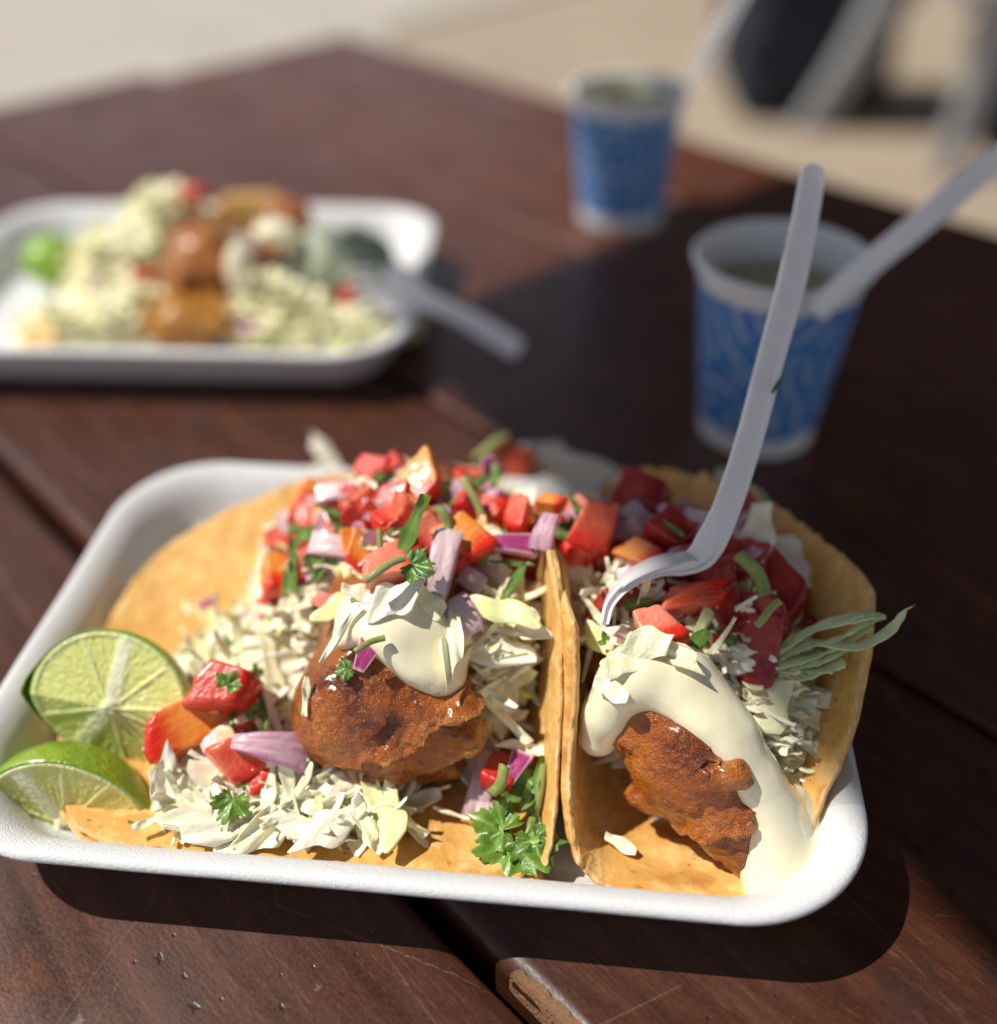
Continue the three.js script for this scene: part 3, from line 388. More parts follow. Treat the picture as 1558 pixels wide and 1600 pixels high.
// ---------- tortillas ----------
const mm = (a) => a.map(([x, y, z]) => V(x / 1000, y / 1000, z / 1000));
function curveOf(a) { const c = new THREE.CatmullRomCurve3(mm(a), false, 'centripetal'); return (s) => c.getPoint(s); }
function tortilla(F, M, B, o) {
  const f = curveOf(F), m = curveOf(M), b = curveOf(B), nS = 150, nT = 84, th = o.th, sd = o.seed;
  // equal steps along the front edge
  const at2 = (s, t) => { const a = f(s), c = m(s), e = b(s), l0 = (1 - t) * (1 - 2 * t), l1 = 4 * t * (1 - t), l2 = t * (2 * t - 1); return a.multiplyScalar(l0).addScaledVector(c, l1).addScaledVector(e, l2); };
  const jag = (s, k) => 0.016 * fbm(s * 16 + sd, k * 9, 1.5, 4) + 0.010 * nz(s * 70, k * 3 + sd, 4);
  const grid = [], nrm = [];
  for (let i = 0; i <= nS; i++) for (let j = 0; j <= nT; j++) { const s = i / nS, t = mix((o.inset || 0) + jag(s, 0), 1 - (o.inset || 0) + jag(s, 1), j / nT); grid.push(at2(s, t)); }
  const G = (i, j) => grid[Math.max(0, Math.min(nS, i)) * (nT + 1) + Math.max(0, Math.min(nT, j))];
  for (let i = 0; i <= nS; i++) for (let j = 0; j <= nT; j++) { const a = G(i + 1, j).clone().sub(G(i - 1, j)), e = G(i, j + 1).clone().sub(G(i, j - 1)); const n = a.cross(e); if (n.lengthSq() < 1e-16) n.set(0, 1, 0); nrm.push(n.normalize()); }
  const pos = [], uv = [], idx = []; let us = 0; const S = (nS + 1) * (nT + 1);
  for (let side = 0; side < 2; side++) { us = 0; for (let i = 0; i <= nS; i++) { if (i) us += G(i, nT >> 1).distanceTo(G(i - 1, nT >> 1)); let vs = 0; for (let j = 0; j <= nT; j++) { if (j) vs += G(i, j).distanceTo(G(i, j - 1)); const k = i * (nT + 1) + j, p = grid[k], n = nrm[k], e = Math.min(j, nT - j, i, nS - i), rim = 1 - Math.pow(1 - clamp(e / 3), 2) * 0.35; const w = 0.0006 * fbm(p.x * 90 + sd, p.y * 90, p.z * 90, 3) + 0.0012 * fbm(p.x * 25 + sd, p.y * 25, p.z * 25, 2); const d = -(o.off || 0) + w - (side ? th * rim : th * (1 - rim) * 0.5); pos.push(p.x + n.x * d, p.y + n.y * d, p.z + n.z * d); uv.push(us / 0.15 + sd * 0.13 + side * 0.3, (p.z + 0.07) / 0.15 + sd * 0.07); } } }
  const I = (q, i, j) => q * S + i * (nT + 1) + j;
  for (let i = 0; i < nS; i++) for (let j = 0; j < nT; j++) { idx.push(I(0, i, j), I(0, i + 1, j), I(0, i, j + 1), I(0, i, j + 1), I(0, i + 1, j), I(0, i + 1, j + 1)); idx.push(I(1, i, j), I(1, i, j + 1), I(1, i + 1, j), I(1, i, j + 1), I(1, i + 1, j + 1), I(1, i + 1, j)); }
  // the torn-looking cut edge, with a ragged middle line of its own
  const edge = []; for (let i = 0; i <= nS; i++) edge.push([i, 0]); for (let j = 1; j <= nT; j++) edge.push([nS, j]); for (let i = nS - 1; i >= 0; i--) edge.push([i, nT]); for (let j = nT - 1; j >= 1; j--) edge.push([0, j]);
  const base = pos.length / 3, E = edge.length, KR = 4; let per = 0;
  for (let q = 0; q <= E; q++) { const [i, j] = edge[q % E], A = I(0, i, j) * 3, Bq = I(1, i, j) * 3, kk = i * (nT + 1) + j, inn = grid[i * (nT + 1) + Math.min(nT - 1, Math.max(1, j))].clone(), out = grid[kk].clone().sub(inn); if (i === 0 || i === nS) out.copy(grid[kk]).sub(G(i === 0 ? 1 : nS - 1, j)); out.normalize(); if (q) per += grid[kk].distanceTo(grid[edge[(q - 1) % E][0] * (nT + 1) + edge[(q - 1) % E][1]]);
    for (let r = 0; r <= KR; r++) { const v = r / KR, bul = Math.sin(Math.PI * v) * (0.0007 + 0.0011 * fbm(per * 260 + sd, v * 3, 3, 3)); pos.push(mix(pos[A], pos[Bq], v) + out.x * bul, mix(pos[A + 1], pos[Bq + 1], v) + out.y * bul, mix(pos[A + 2], pos[Bq + 2], v) + out.z * bul); uv.push(per / 0.15, v * 0.02 + sd * 0.4); } }
  const edgeFrom = idx.length;
  for (let q = 0; q < E; q++) for (let r = 0; r < KR; r++) { const A = base + q * (KR + 1) + r; idx.push(A, A + 1, A + KR + 1, A + 1, A + KR + 2, A + KR + 1); }
  // the sheet and its pale cut edge apart
  const cutAt = edgeFrom, rimPos = pos.slice(base * 3), rimUv = uv.slice(base * 2), rimIdx = idx.slice(cutAt).map((q) => q - base);
  return [geoOf(pos.slice(0, base * 3), idx.slice(0, cutAt), uv.slice(0, base * 2)), geoOf(rimPos, rimIdx, rimUv)];
}
function layTortilla(geos, label) {
  const [g, e] = geos; g.computeBoundingBox(); const b = g.boundingBox, c = V((b.min.x + b.max.x) / 2, b.min.y, (b.min.z + b.max.z) / 2), t = thing('corn_tortilla', label, 'tortilla');
  g.translate(-c.x, -c.y, -c.z); e.translate(-c.x, -c.y, -c.z); t.position.copy(toWorld(c)); t.quaternion.copy(trayQ); mesh('sheet', g, tortM, t); mesh('cut_edge', e, tortEdgeM, t);
}
const T1F = [[-91, 14, 2], [-87, 12.5, 34], [-72, 12.5, 58], [-46, 12.5, 61.5], [-16, 12.5, 62.3], [10, 12, 61.8], [25.5, 12, 61.2], [33.4, 13, 58.2], [35.0, 19, 50], [35.0, 28, 40], [34.8, 40, 31], [34.0, 49, 22], [32.4, 54, 15], [31, 57, 8]];
const T1M = [[-91, 14, -6], [-86, 12, 2], [-68, 9, 5], [-45, 8.6, 4], [-16, 8.5, 0], [8, 8.5, -2], [16, 10, -4], [22, 15, -5], [26, 25, -6], [28, 38, -6], [28.8, 48, -5], [29.4, 53, -4], [30, 57, 4]];
const T1B = [[-89, 17, -20], [-82, 20, -33], [-66, 25, -45], [-50, 28, -54], [-30, 28, -62], [0, 29, -66], [10, 26, -64], [16, 25, -60], [22, 28, -52], [25, 33, -42], [27, 41, -28], [28, 48, -14], [29.2, 56, 0]];
layTortilla(tortilla(T1F, T1M, T1B, { th: 0.0024, seed: 1 }), 'corn tortilla lying open under the fish beside the limes, inner layer');
layTortilla(tortilla(T1F.slice(0, 8), T1M.slice(0, 8), T1B.slice(0, 8), { th: 0.0016, seed: 2, off: 0.0025, inset: -0.006 }), 'second corn tortilla wrapped under the one beside the limes, outer layer');
const T2F = [[39.6, 52, 23], [40.2, 45, 29], [40.3, 37, 35], [40.2, 28.5, 41.5], [40.6, 20.5, 48.5], [42.4, 14.5, 55.2], [47.5, 11, 60], [66, 10, 61.3], [80, 10, 60], [88, 12, 53], [94, 20, 42], [100, 34, 30], [104, 45, 14]];
const T2M = [[34.5, 53, 4], [36, 47, 4], [37.6, 38, 4], [39.5, 27, 4], [42.5, 16.5, 5], [48, 9.8, 5], [56, 8, 5], [68, 8, 5], [80, 10, 6], [89, 18, 7], [96, 30, 8], [102, 42, 8], [105.5, 49, 5]];
const T2B = [[34.0, 47, -14], [35.5, 42, -28], [38, 36, -42], [42, 34, -53], [48, 35, -58], [56, 39, -57], [66, 42, -52], [78, 44, -43], [88, 45, -33], [96, 46.5, -22], [101, 48, -12], [104.4, 49, -5], [106, 50, -1]];
layTortilla(tortilla(T2F, T2M, T2B, { th: 0.0031, seed: 3 }), 'corn tortilla folded up around the fish with the sauce stream, holding the spoon');

// ---------- fish ----------
const a3 = (v, r) => [v.x, v.y, v.z, r];
const fishL00 = chain([[-0.0062, 0.0305, 0.0230, 0.0174], [-0.0040, 0.0335, 0.0080, 0.0198], [-0.002, 0.034, -0.018, 0.019], [-0.002, 0.030, -0.042, 0.014]], 0.006);
const fishLlow = chain([a3(Lt(545, 1110, 0.028), 0.0132), a3(Lt(598, 1128, 0.0245), 0.0126), a3(Lt(650, 1112, 0.028), 0.0120)], 0.005), fishL0 = (x, y, z) => smin(fishL00(x, y, z), fishLlow(x, y, z), 0.005);
const fishR0 = chain([a3(Lt(1000, 985, 0.032), 0.013), a3(Lt(1025, 1085, 0.032), 0.0140), a3(Lt(1085, 1180, 0.025), 0.0138), a3(Lt(1140, 1265, 0.0165), 0.0105), a3(Lt(1180, 1338, 0.0105), 0.0048)], 0.004);
function battered(base, extra, seed, amp, freq, lo, hi, cell, terr) {
  // terr: torn ledges of crust: how close, how deep, and where they lie
  const f = (x, y, z) => { const d0 = base(x, y, z); if (d0 > 0.009 || d0 < -0.009) return d0; let d = extra ? extra(x, y, z, d0) : d0; const wx = 0.010 * fbm(x * 60 + seed, y * 60, z * 60, 2), wy = 0.010 * fbm(x * 60, y * 60 + seed, z * 60 + 7, 2);
    const b = fbm(x * 150 + seed, y * 150, z * 150, 3), fine = fbm(x * 620, y * 620, z * 620 + seed, 2);
    const tv = (x * 0.35 - y * 0.85 + z * 0.15) * terr[0] + 1.1 * fbm(x * 50 + seed, y * 50, z * 50 + 5, 3) + 0.35 * fbm(x * 300, y * 300, z * 300 + seed, 3), fr = tv - Math.floor(tv), saw = Math.pow(fr, 1.6) * (1 - sstep(0.90, 1.0, fr)), mk = sstep(-0.10, 0.22, fbm(x * 38 + seed * 2, y * 38, z * 38, 2) + terr[2] * (x - terr[3]) - terr[4] * (y - 0.03));
    return d - 0.0013 * fbm((x + wx) * 95 + seed, (y + wy) * 120, (z + wx) * 95, 3)  - terr[1] * mk * (saw - 0.35) - 0.0009 * b - 0.00040 * fine; };
  const g = nets(f, lo, hi, cell);
  return paint(g, (x, y, z, nx, ny, nzv) => { const d0 = base(x, y, z), n1 = fbm(x * 70 + seed, y * 70, z * 70, 4), n2 = fbm(x * 240, y * 240 + seed, z * 240, 3), n3 = fbm(x * 900, y * 900, z * 900, 2), hgt = d0 / amp;
    let c = mix3([0.30, 0.062, 0.005], [0.54, 0.155, 0.014], clamp(0.45 + 1.3 * n1)); c = mix3(c, [0.13, 0.024, 0.006], 0.85 * sstep(0.02, 0.32, -n1 + 0.4 * n2 - 0.15 * fbm(x * 28 + seed, y * 28, z * 28, 2))); c = mix3(c, [0.60, 0.24, 0.05], 0.5 * sstep(0.10, 0.36, n2 + 0.35 * n1 + 0.12 * hgt)); c = mix3(c, [0.62, 0.27, 0.06], 0.5 * sstep(0.0008, 0.0022, d0 + 0.0006 * n2)); c = mix3(c, [0.09, 0.018, 0.006], 0.55 * sstep(0.22, 0.4, n3 - 0.3 * n2)); return c; });
}
const flake = (px, py, y, r, px2, py2, y2, r2) => [Lt(px, py, y), Lt(px2, py2, y2), r, r2].reduce((o, v, i) => (o[i] = i < 2 ? [v.x, v.y, v.z] : v, o), []);
const fl = [flake(645, 1110, 0.034, 0.0042, 718, 1100, 0.036, 0.0036), flake(670, 1150, 0.026, 0.005, 718, 1140, 0.029, 0.0042), flake(620, 1185, 0.017, 0.0045, 690, 1180, 0.018, 0.004), flake(618, 1206, 0.0135, 0.0016, 640, 1190, 0.0155, 0.003)];
const fishLx = (x, y, z, d) => { for (const [a, b, ra, rb] of fl) d = smin(d, capsule([x, y, z], a, b, ra, rb) , 0.0022); return d; };
{
  const lb = (x, y, z) => Math.min(fishL0(x, y, z), fishLx(x, y, z, 9));
  trayThing('fried_fish', battered(lb, fishLx, 3.3, 0.0017, 70, [-0.034, 0.003, -0.050], [0.030, 0.062, 0.052], 0.00044, [115, 0.0040, 16, -0.002, 12]), batterM, 'crisp brown battered fish piece under a cap of cream in the taco beside the limes', 'fried fish');
  const fr = [flake(1062, 1262, 0.0165, 0.0026, 1002, 1246, 0.0165, 0.0022), flake(1060, 1250, 0.018, 0.003, 1110, 1290, 0.014, 0.003), flake(1108, 1215, 0.032, 0.003, 1150, 1205, 0.0335, 0.003)];
  const fishRx = (x, y, z, d) => { for (const [a, b, ra, rb] of fr) d = smin(d, capsule([x, y, z], a, b, ra, rb), 0.0025); return d; };
  const lr = (x, y, z) => Math.min(fishR0(x, y, z), fishRx(x, y, z, 9));
  trayThing('fried_fish', battered(lr, fishRx, 8.1, 0.0014, 85, [0.030, 0.003, -0.022], [0.097, 0.056, 0.068], 0.00044, [105, 0.0026, -6, 0.065, 4]), batterM, 'long tapering battered fish piece with cream running along it, in the taco with the spoon', 'fried fish');
}

// ---------- what the fillings lie on ----------
const cap = (X, Z, cx, cz, ax, az, h, p = 0.55) => { const q = 1 - ((X - cx) / ax) ** 2 - ((Z - cz) / az) ** 2; return q > 0 ? h * Math.pow(q, p) : 0; };
function bed(X, Z) {
  const x = X * 1000, z = Z * 1000, n = 1 + 0.12 * nz(X * 110, Z * 110, 2);
  return 0.009 + 0.001 * n * Math.max(cap(x, z, -9, -20, 42, 42, 46), cap(x, z, 11, -23, 21, 32, 45), cap(x, z, -36, 14, 30, 36, 13), cap(x, z, -28, 45, 34, 11, 7), cap(x, z, 17, 0, 13, 28, 40, 0.45), cap(x, z, -6, -6, 30, 30, 49), cap(x, z, 66, -14, 34, 46, 43), cap(x, z, 52, 6, 13, 20, 39), cap(x, z, 84, 10, 16, 26, 26), cap(x, z, 37, -20, 15, 24, 42), 0);
}
const camL = toTray(V(0, CAMH, 0));
function hit(px, py) {                                    // first filling met when looking at a spot: point in tray axes
  const p1 = toTray(V(0, CAMH, 0).add(sight(px, py).normalize())), d = p1.sub(camL), p = V(0, 0, 0);
  for (let t = 0.11; t < 0.42; t += 0.0005) { p.copy(camL).addScaledVector(d, t); if (p.y < 0.0095) { p.lost = true; break; } if (p.y < bed(p.x, p.z) || fishL0(p.x, p.y, p.z) < 0.001 || fishR0(p.x, p.y, p.z) < 0.001 || creamHit(p.x, p.y, p.z) < 0) break; }
  return p;
}
let creamHit = () => 9;

// ---------- cream sauce ----------
{
  const on = (px, py, r, lift = 0) => { const p = hit(px, py); return [p.x, p.y + lift, p.z, r]; };
  const A = chain([on(560, 958, 0.0050), on(605, 968, 0.0070), on(648, 1000, 0.0072), on(674, 1030, 0.0066), on(692, 1050, 0.0054)], 0.005), A2 = chain([on(706, 985, 0.0034, 0.001), on(716, 1010, 0.0030, 0.001), on(704, 1035, 0.003)], 0.003), A3 = chain([on(560, 958, 0.0040), on(540, 995, 0.0030)], 0.003);
  const near = (f, base, th) => (x, y, z) => Math.max(f(x, y, z), base(x, y, z) - th);
  const capS = (x, y, z) => { let d = smin(smin(A(x, y, z), A2(x, y, z), 0.004), A3(x, y, z), 0.003); d = -smin(-d, -(fishL0(x, y, z) - 0.0046 - 0.0009 * nz(x * 90, y * 90, z * 90)), 0.0024); return d - 0.0005 * fbm(x * 80, y * 80, z * 80, 2); };
  trayThing('cream_sauce', nets(capS, [-0.026, 0.030, -0.004], [0.026, 0.062, 0.046], 0.00045), creamM, 'thick dollop of pale cream capping the fish beside the limes', 'sauce');
  const q = (px, py, y, r) => a3(Lt(px, py, y), r);
  const S1 = chain([q(995, 1054, 0.0440, 0.0048), q(968, 1080, 0.0400, 0.0046), q(948, 1114, 0.034, 0.0050), q(936, 1148, 0.0275, 0.0048)], 0.004);
  const S2 = chain([q(985, 1050, 0.0445, 0.0058), q(1030, 1052, 0.0435, 0.0064), q(1075, 1072, 0.042, 0.0070), q(1115, 1112, 0.039, 0.0066), q(1150, 1160, 0.034, 0.0058), q(1180, 1212, 0.027, 0.0052), q(1203, 1270, 0.0195, 0.0050), q(1216, 1325, 0.0135, 0.0056), q(1222, 1372, 0.0100, 0.0062)], 0.004);
  const S2c = (x, y, z) => { const a = S2(x, y, z) - 0.0010; return -smin(-a, -(fishR0(x, y, z) - 0.0030 - 0.0008 * nz(x * 80, y * 80, z * 80)), 0.003); }, S3 = chain([q(1180, 1225, 0.0255, 0.0044), q(1203, 1272, 0.0195, 0.0048), q(1216, 1325, 0.0135, 0.0056), q(1222, 1372, 0.0100, 0.0062)], 0.004);
  const pl = [q(1222, 1386, 0.0100, 0.0068), q(1252, 1348, 0.0100, 0.0090), q(1280, 1300, 0.0110, 0.0072)];
  const pool = (x, y, z) => { let d = 9; for (let i = 0; i < 2; i++) { const a = pl[i], b = pl[i + 1]; d = smin(d, capsule([x, (y - 0.0095) * 2.0, z], [a[0], (a[1] - 0.0095) * 2.0, a[2]], [b[0], (b[1] - 0.0095) * 2.0, b[2]], a[3], b[3]), 0.004); } return d * 0.6; };
  const tip = chain([q(1243, 1305, 0.010, 0.0052), q(1248, 1262, 0.016, 0.0034), q(1246, 1240, 0.020, 0.0014)], 0.004);
  const str = (x, y, z) => { let d = smin(smin(S1(x, y, z), S2c(x, y, z), 0.005), S3(x, y, z), 0.005); d = smin(d, pool(x, y, z), 0.005); d = smin(d, tip(x, y, z), 0.004); return d - 0.0006 * fbm(x * 70, y * 70, z * 70, 2); };
  trayThing('cream_sauce', nets(str, [0.026, 0.002, -0.004], [0.112, 0.064, 0.068], 0.0005), creamM, 'long stream of pale cream running down the fish into a pool on the foam', 'sauce');
  creamHit = (x, y, z) => Math.min(capS(x, y, z), str(x, y, z));
}

// ---------- beds of shredded cabbage, too many to count ----------
{
  const parts = [], n = 150, m = 120, pos = [], idx = []; const keep = [];
  for (let i = 0; i <= n; i++) for (let j = 0; j <= m; j++) { const X = mix(-0.075, 0.103, i / n), Z = mix(-0.068, 0.056, j / m), h = bed(X, Z); keep.push(h > 0.0115); pos.push(X, h - 0.004 + 0.0016 * fbm(X * 160, Z * 160, 4, 3), Z); }
  for (let i = 0; i < n; i++) for (let j = 0; j < m; j++) { const A = i * (m + 1) + j; if (keep[A] && keep[A + 1] && keep[A + m + 1] && keep[A + m + 2]) idx.push(A, A + 1, A + m + 1, A + 1, A + m + 2, A + m + 1); }
  const core = geoOf(pos, idx); for (let i = 0; i < pos.length / 3; i++) { core.attributes.uv.setXY(i, pos[i * 3], pos[i * 3 + 2]); } paint(core, (x, y, z) => { const k = sstep(0.030, 0.038, y + 0.004 * nz(x * 200, z * 200, 1)) * (1 - sstep(-0.003, 0.004, z)); return mix3([0.60, 0.55, 0.38], mix3([0.55, 0.10, 0.06], [0.62, 0.40, 0.36], clamp(0.5 + 1.4 * fbm(x * 240, z * 240, 2, 3))), k); });
  const mini = []; for (let i = 0; i < 10; i++) { const r = rngOf(900 + i); mini.push(strip({ seed: 910 + i, n: 7, len: rr(0.008, 0.015, r), w: rr(0.0018, 0.0055, r), th: 0.0006, curl: rr(-0.4, 0.9, r), twist: rr(-0.8, 0.8, r), wave: rr(0.02, 0.10, r), cup: rr(-0.2, 0.3, r), ends: rr(0.15, 0.7, r), skew: 1.6, color: cabColor([0, 1, 4, 2, 0, 4, 3, 0, 1, 4][i], i + 9) })); }
  const r = rngOf(77), q = new THREE.Quaternion(), e = new THREE.Euler(); const add = (side) => { const list = [core.clone()]; let tries = 0, got = 0; while (got < 900 && tries++ < 30000) { const X = side ? mix(0.040, 0.103, r()) : mix(-0.075, 0.034, r()), Z = mix(-0.062, 0.056, r()), h = bed(X, Z); if (h < 0.0108 || (h > 0.036 && Z < 0.0)) continue; if (fishL0(X, h, Z) < -0.002 || fishR0(X, h, Z) < -0.002) continue; e.set(rr(-0.55, 0.55, r), r() * 6.28, rr(-0.55, 0.55, r)); q.setFromEuler(e); const g = mini[r() * 10 | 0].clone(); const up = r() * 0.0035; g.applyMatrix4(new THREE.Matrix4().compose(V(X, h - up, Z), q, V(1, 1, 1).multiplyScalar(rr(0.7, 1.15, r)))); list.push(g); got++; } return list; };
  const clip = (g, side) => { const p = g.attributes.position, id = g.index.array, o = []; for (let i = 0; i < id.length; i += 3) { const x = p.getX(id[i]); if (side ? x > 0.038 : x <= 0.036) o.push(id[i], id[i + 1], id[i + 2]); } g.setIndex(o); return g; };
  for (const side of [0, 1]) { const l = add(side); clip(l[0], side); const o = trayThing('shredded_cabbage', mergeGeometries(l), cabbageM, side ? 'bed of finely shredded pale cabbage in the taco with the spoon' : 'bed of finely shredded pale cabbage in the taco beside the limes', 'cabbage'); o.userData.kind = 'stuff'; }
}

// ---------- limes ----------
function limeWedge(label, ridgeDir, up, fwd, R, a0, omega, seed, px, s0 = 0.16) {
  // ridgeDir: along the sharp edge; faces turn in the plane of up and fwd: a face direction at angle a is cos(a) fwd + sin(a) up
  const dirAt = (a) => fwd.clone().multiplyScalar(Math.cos(a)).addScaledVector(up, Math.sin(a));
  const t = thing('lime_wedge', label, 'lime');
  const rim = (phi) => R * (1 + 0.05 * Math.pow(Math.abs(Math.cos(phi)), 3)) * (1 + 0.012 * Math.sin(phi * 3 + seed));
  const cutFace = (ang, seg0, flip) => {
    const n = 46, m = 150, pos = [], idx = [], uv = [], col = [], d = dirAt(ang), nrm = ridgeDir.clone().cross(d).normalize().multiplyScalar(flip ? -1 : 1);
    const segs = []; for (let k = 0; k < 7; k++) segs.push(seg0 + k * 0.62 + 0.07 * nz(k * 3, seed));
    for (let i = 0; i <= n; i++) for (let j = 0; j <= m; j++) {
      const q = i / n, phi = j / m * Math.PI, r = rim(phi) * q * 0.995, p = ridgeDir.clone().multiplyScalar(Math.cos(phi) * r).addScaledVector(d, Math.sin(phi) * r);
      let dm = 9, dk = 0; segs.forEach((s, k) => { const e = Math.abs(phi - s) * Math.max(q, 0.06) / (k === 3 ? 4.5 : 0.8); if (e < dm) { dm = e; dk = k; } });
      const pithR = 0.925 + 0.012 * nz(phi * 6, seed), ves = fbm(phi * 22, q * 3.5 + nz(phi * 9, 2) * 0.6, seed, 3), drop = nz(phi * 40 / Math.max(0.3, q), q * 26, seed);
      const mem = 1 - sstep(0.010, 0.034, dm), core = 1 - sstep(0.06, 0.13, q + 0.02 * nz(phi * 4, 1)), pith = sstep(pithR - 0.03, pithR + 0.01, q);
      let c = mix3([0.56, 0.61, 0.10], [0.80, 0.81, 0.32], clamp(0.5 + 1.1 * ves)); c = mix3(c, [0.84, 0.86, 0.50], 0.35 * sstep(0.2, 0.5, drop)); c = mix3(c, [0.85, 0.87, 0.62], Math.max(mem * (dk === 3 ? 0.85 : 0.36), core * 0.8)); c = mix3(c, [0.70, 0.76, 0.36], 0.8 * pith); c = mix3(c, [0.25, 0.46, 0.03], sstep(0.965, 0.985, q));
      const lift = 0.0005 * Math.max(mem * 0.8, pith) + 0.00035 * ves - 0.0004 * (1 - q) + 0.0010 * core + 0.00025 * drop * (1 - mem) * (1 - pith); p.addScaledVector(nrm, -0.0002 + (q > 0.97 ? -0.0002 : lift)); pos.push(p.x, p.y, p.z); uv.push(Math.cos(phi) * r, Math.sin(phi) * r); col.push(...c);
    }
    for (let i = 0; i < n; i++) for (let j = 0; j < m; j++) { const A = i * (m + 1) + j; flip ? idx.push(A, A + m + 1, A + 1, A + 1, A + m + 1, A + m + 2) : idx.push(A, A + 1, A + m + 1, A + 1, A + m + 2, A + m + 1); }
    return geoOf(pos, idx, uv, col);
  };
  const cf = mesh('cut_face', cutFace(a0, s0, false), pulpM, t), cf2 = mesh('cut_face', cutFace(a0 + omega, 0.30, true), pulpM, t);
  const n = 110, m = 70, pos = [], idx = [], uv = [], col = [];
  for (let i = 0; i <= n; i++) for (let j = 0; j <= m; j++) {
    const phi = i / n * Math.PI, a = a0 + omega * j / m, d = dirAt(a), ed = Math.min(j, m - j), nip = 1 + 0.10 * Math.pow(Math.abs(Math.cos(phi)), 24), r = rim(phi) * nip * (ed === 0 ? 0.988 : ed === 1 ? 0.999 : 1.004), cx = Math.cos(phi) * r, sx = Math.sin(phi) * r, p = ridgeDir.clone().multiplyScalar(cx).addScaledVector(d, sx);
    const dim = fbm(p.x * 420, p.y * 420, p.z * 420 + seed, 2); p.multiplyScalar(1 + 0.010 * dim); pos.push(p.x, p.y, p.z); uv.push(phi * R, (j / m) * omega * R);
    const b = fbm(p.x * 70 + seed, p.y * 70, p.z * 70, 3); let c = mix3([0.15, 0.29, 0.006], [0.34, 0.47, 0.020], clamp(0.5 + 1.4 * b)); c = mix3(c, [0.06, 0.20, 0.006], 0.5 * sstep(0.2, 0.4, -dim)); col.push(...c);
  }
  for (let i = 0; i < n; i++) for (let j = 0; j < m; j++) { const A = i * (m + 1) + j; idx.push(A, A + m + 1, A + 1, A + 1, A + m + 1, A + m + 2); }
  mesh('rind', geoOf(pos, idx, uv, col), rindM, t);
  t.position.copy(toWorld(px)); t.quaternion.copy(trayQ); return t;
}
{
  const yaw = (v, a) => v.applyAxisAngle(V(0, 1, 0), a);
  // the front one stands on a cut face, its other cut face to the viewer
  limeWedge('lime wedge nearest the tray corner, green rind on top and spoked cut face below', V(1, -0.03, -0.10).normalize(), V(0, 1, 0), V(-0.10, 0, -1).normalize(), 0.0196, Math.PI / 2 - 0.2, -Math.PI / 2 + 0.2, 2.2, Lt(100, 1291, 0.0058));
  limeWedge('lime piece behind the front wedge, showing its juicy cut faces and white core', V(1, -0.10, 0.06).normalize(), V(0, 1, 0), V(0.02, 0, -1).normalize(), 0.0192, 0.84, -2.55, 5.7, Lt(170, 1108, 0.0245), -0.46);
}

// ---------- placing loose pieces ----------
const UPV = V(0, 1, 0), toCamL = (p) => camL.clone().sub(p).normalize();
const rtL = cRt.clone().applyQuaternion(trayQ.clone().invert()), upL = cUp.clone().applyQuaternion(trayQ.clone().invert());
function facing(p, deg, lean, r, jit) {                   // flat pieces: long way at an angle seen in the photograph, face between up and the viewer
  const n = UPV.clone().lerp(toCamL(p), lean).add(V(rr(-jit, jit, r), rr(-jit, jit, r), rr(-jit, jit, r))).normalize(), a = deg * Math.PI / 180;
  const x = rtL.clone().multiplyScalar(Math.cos(a)).addScaledVector(upL, -Math.sin(a)); x.addScaledVector(n, -x.dot(n)).normalize();
  return new THREE.Quaternion().setFromRotationMatrix(new THREE.Matrix4().makeBasis(x, n, x.clone().cross(n)));
}
const protos = new Map();
function piece(name, geo, mat) { const k = geo.uuid; if (!protos.has(k)) { protos.set(k, new THREE.Mesh(geo, mat)); } const o = shade(protos.get(k).clone()); o.name = numbered(name); scene.add(o); return o; }
const pieceR = rngOf(4242);
// o: kind geometry, spot, width in photo pixels, angle, lean; y: height if it does not lie on the fillings
function put(name, geo, mat, px, py, o) {
  const r = pieceR, p = o.y !== undefined ? Lt(px, py, o.y) : hit(px, py + (o.drop ?? 0)); const dep = toWorld(p).sub(V(0, CAMH, 0)).dot(fw), s = dep / FPX;
  const m = piece(name, geo, mat), q = facing(p, o.deg ?? r() * 180, o.lean ?? 0.6, r, o.jit ?? 0.25);
  if (o.roll !== undefined) q.multiply(new THREE.Quaternion().setFromAxisAngle(V(1, 0, 0), o.roll)); if (o.spin) q.multiply(new THREE.Quaternion().setFromEuler(new THREE.Euler(r() * 6.28, r() * 6.28, r() * 6.28)));
  const sc = V(o.w * s / (o.unit ?? 1), (o.h ?? o.w) * s / (o.unit ?? 1), (o.d ?? o.w) * s / (o.unit ?? 1)); m.scale.copy(sc);
  p.addScaledVector(UPV.clone().lerp(toCamL(p), 0.5), (o.lift ?? 0.3) * Math.min(sc.x, sc.y, sc.z) * (o.unit ?? 1));
  if (o.push) p.addScaledVector(toCamL(p), o.push);
  m.position.copy(toWorld(p)); m.quaternion.copy(trayQ).multiply(q);
  return tag(m, o.label, o.cat, o.group);
}
const LT = 'the taco beside the limes', RT = 'the taco with the spoon';
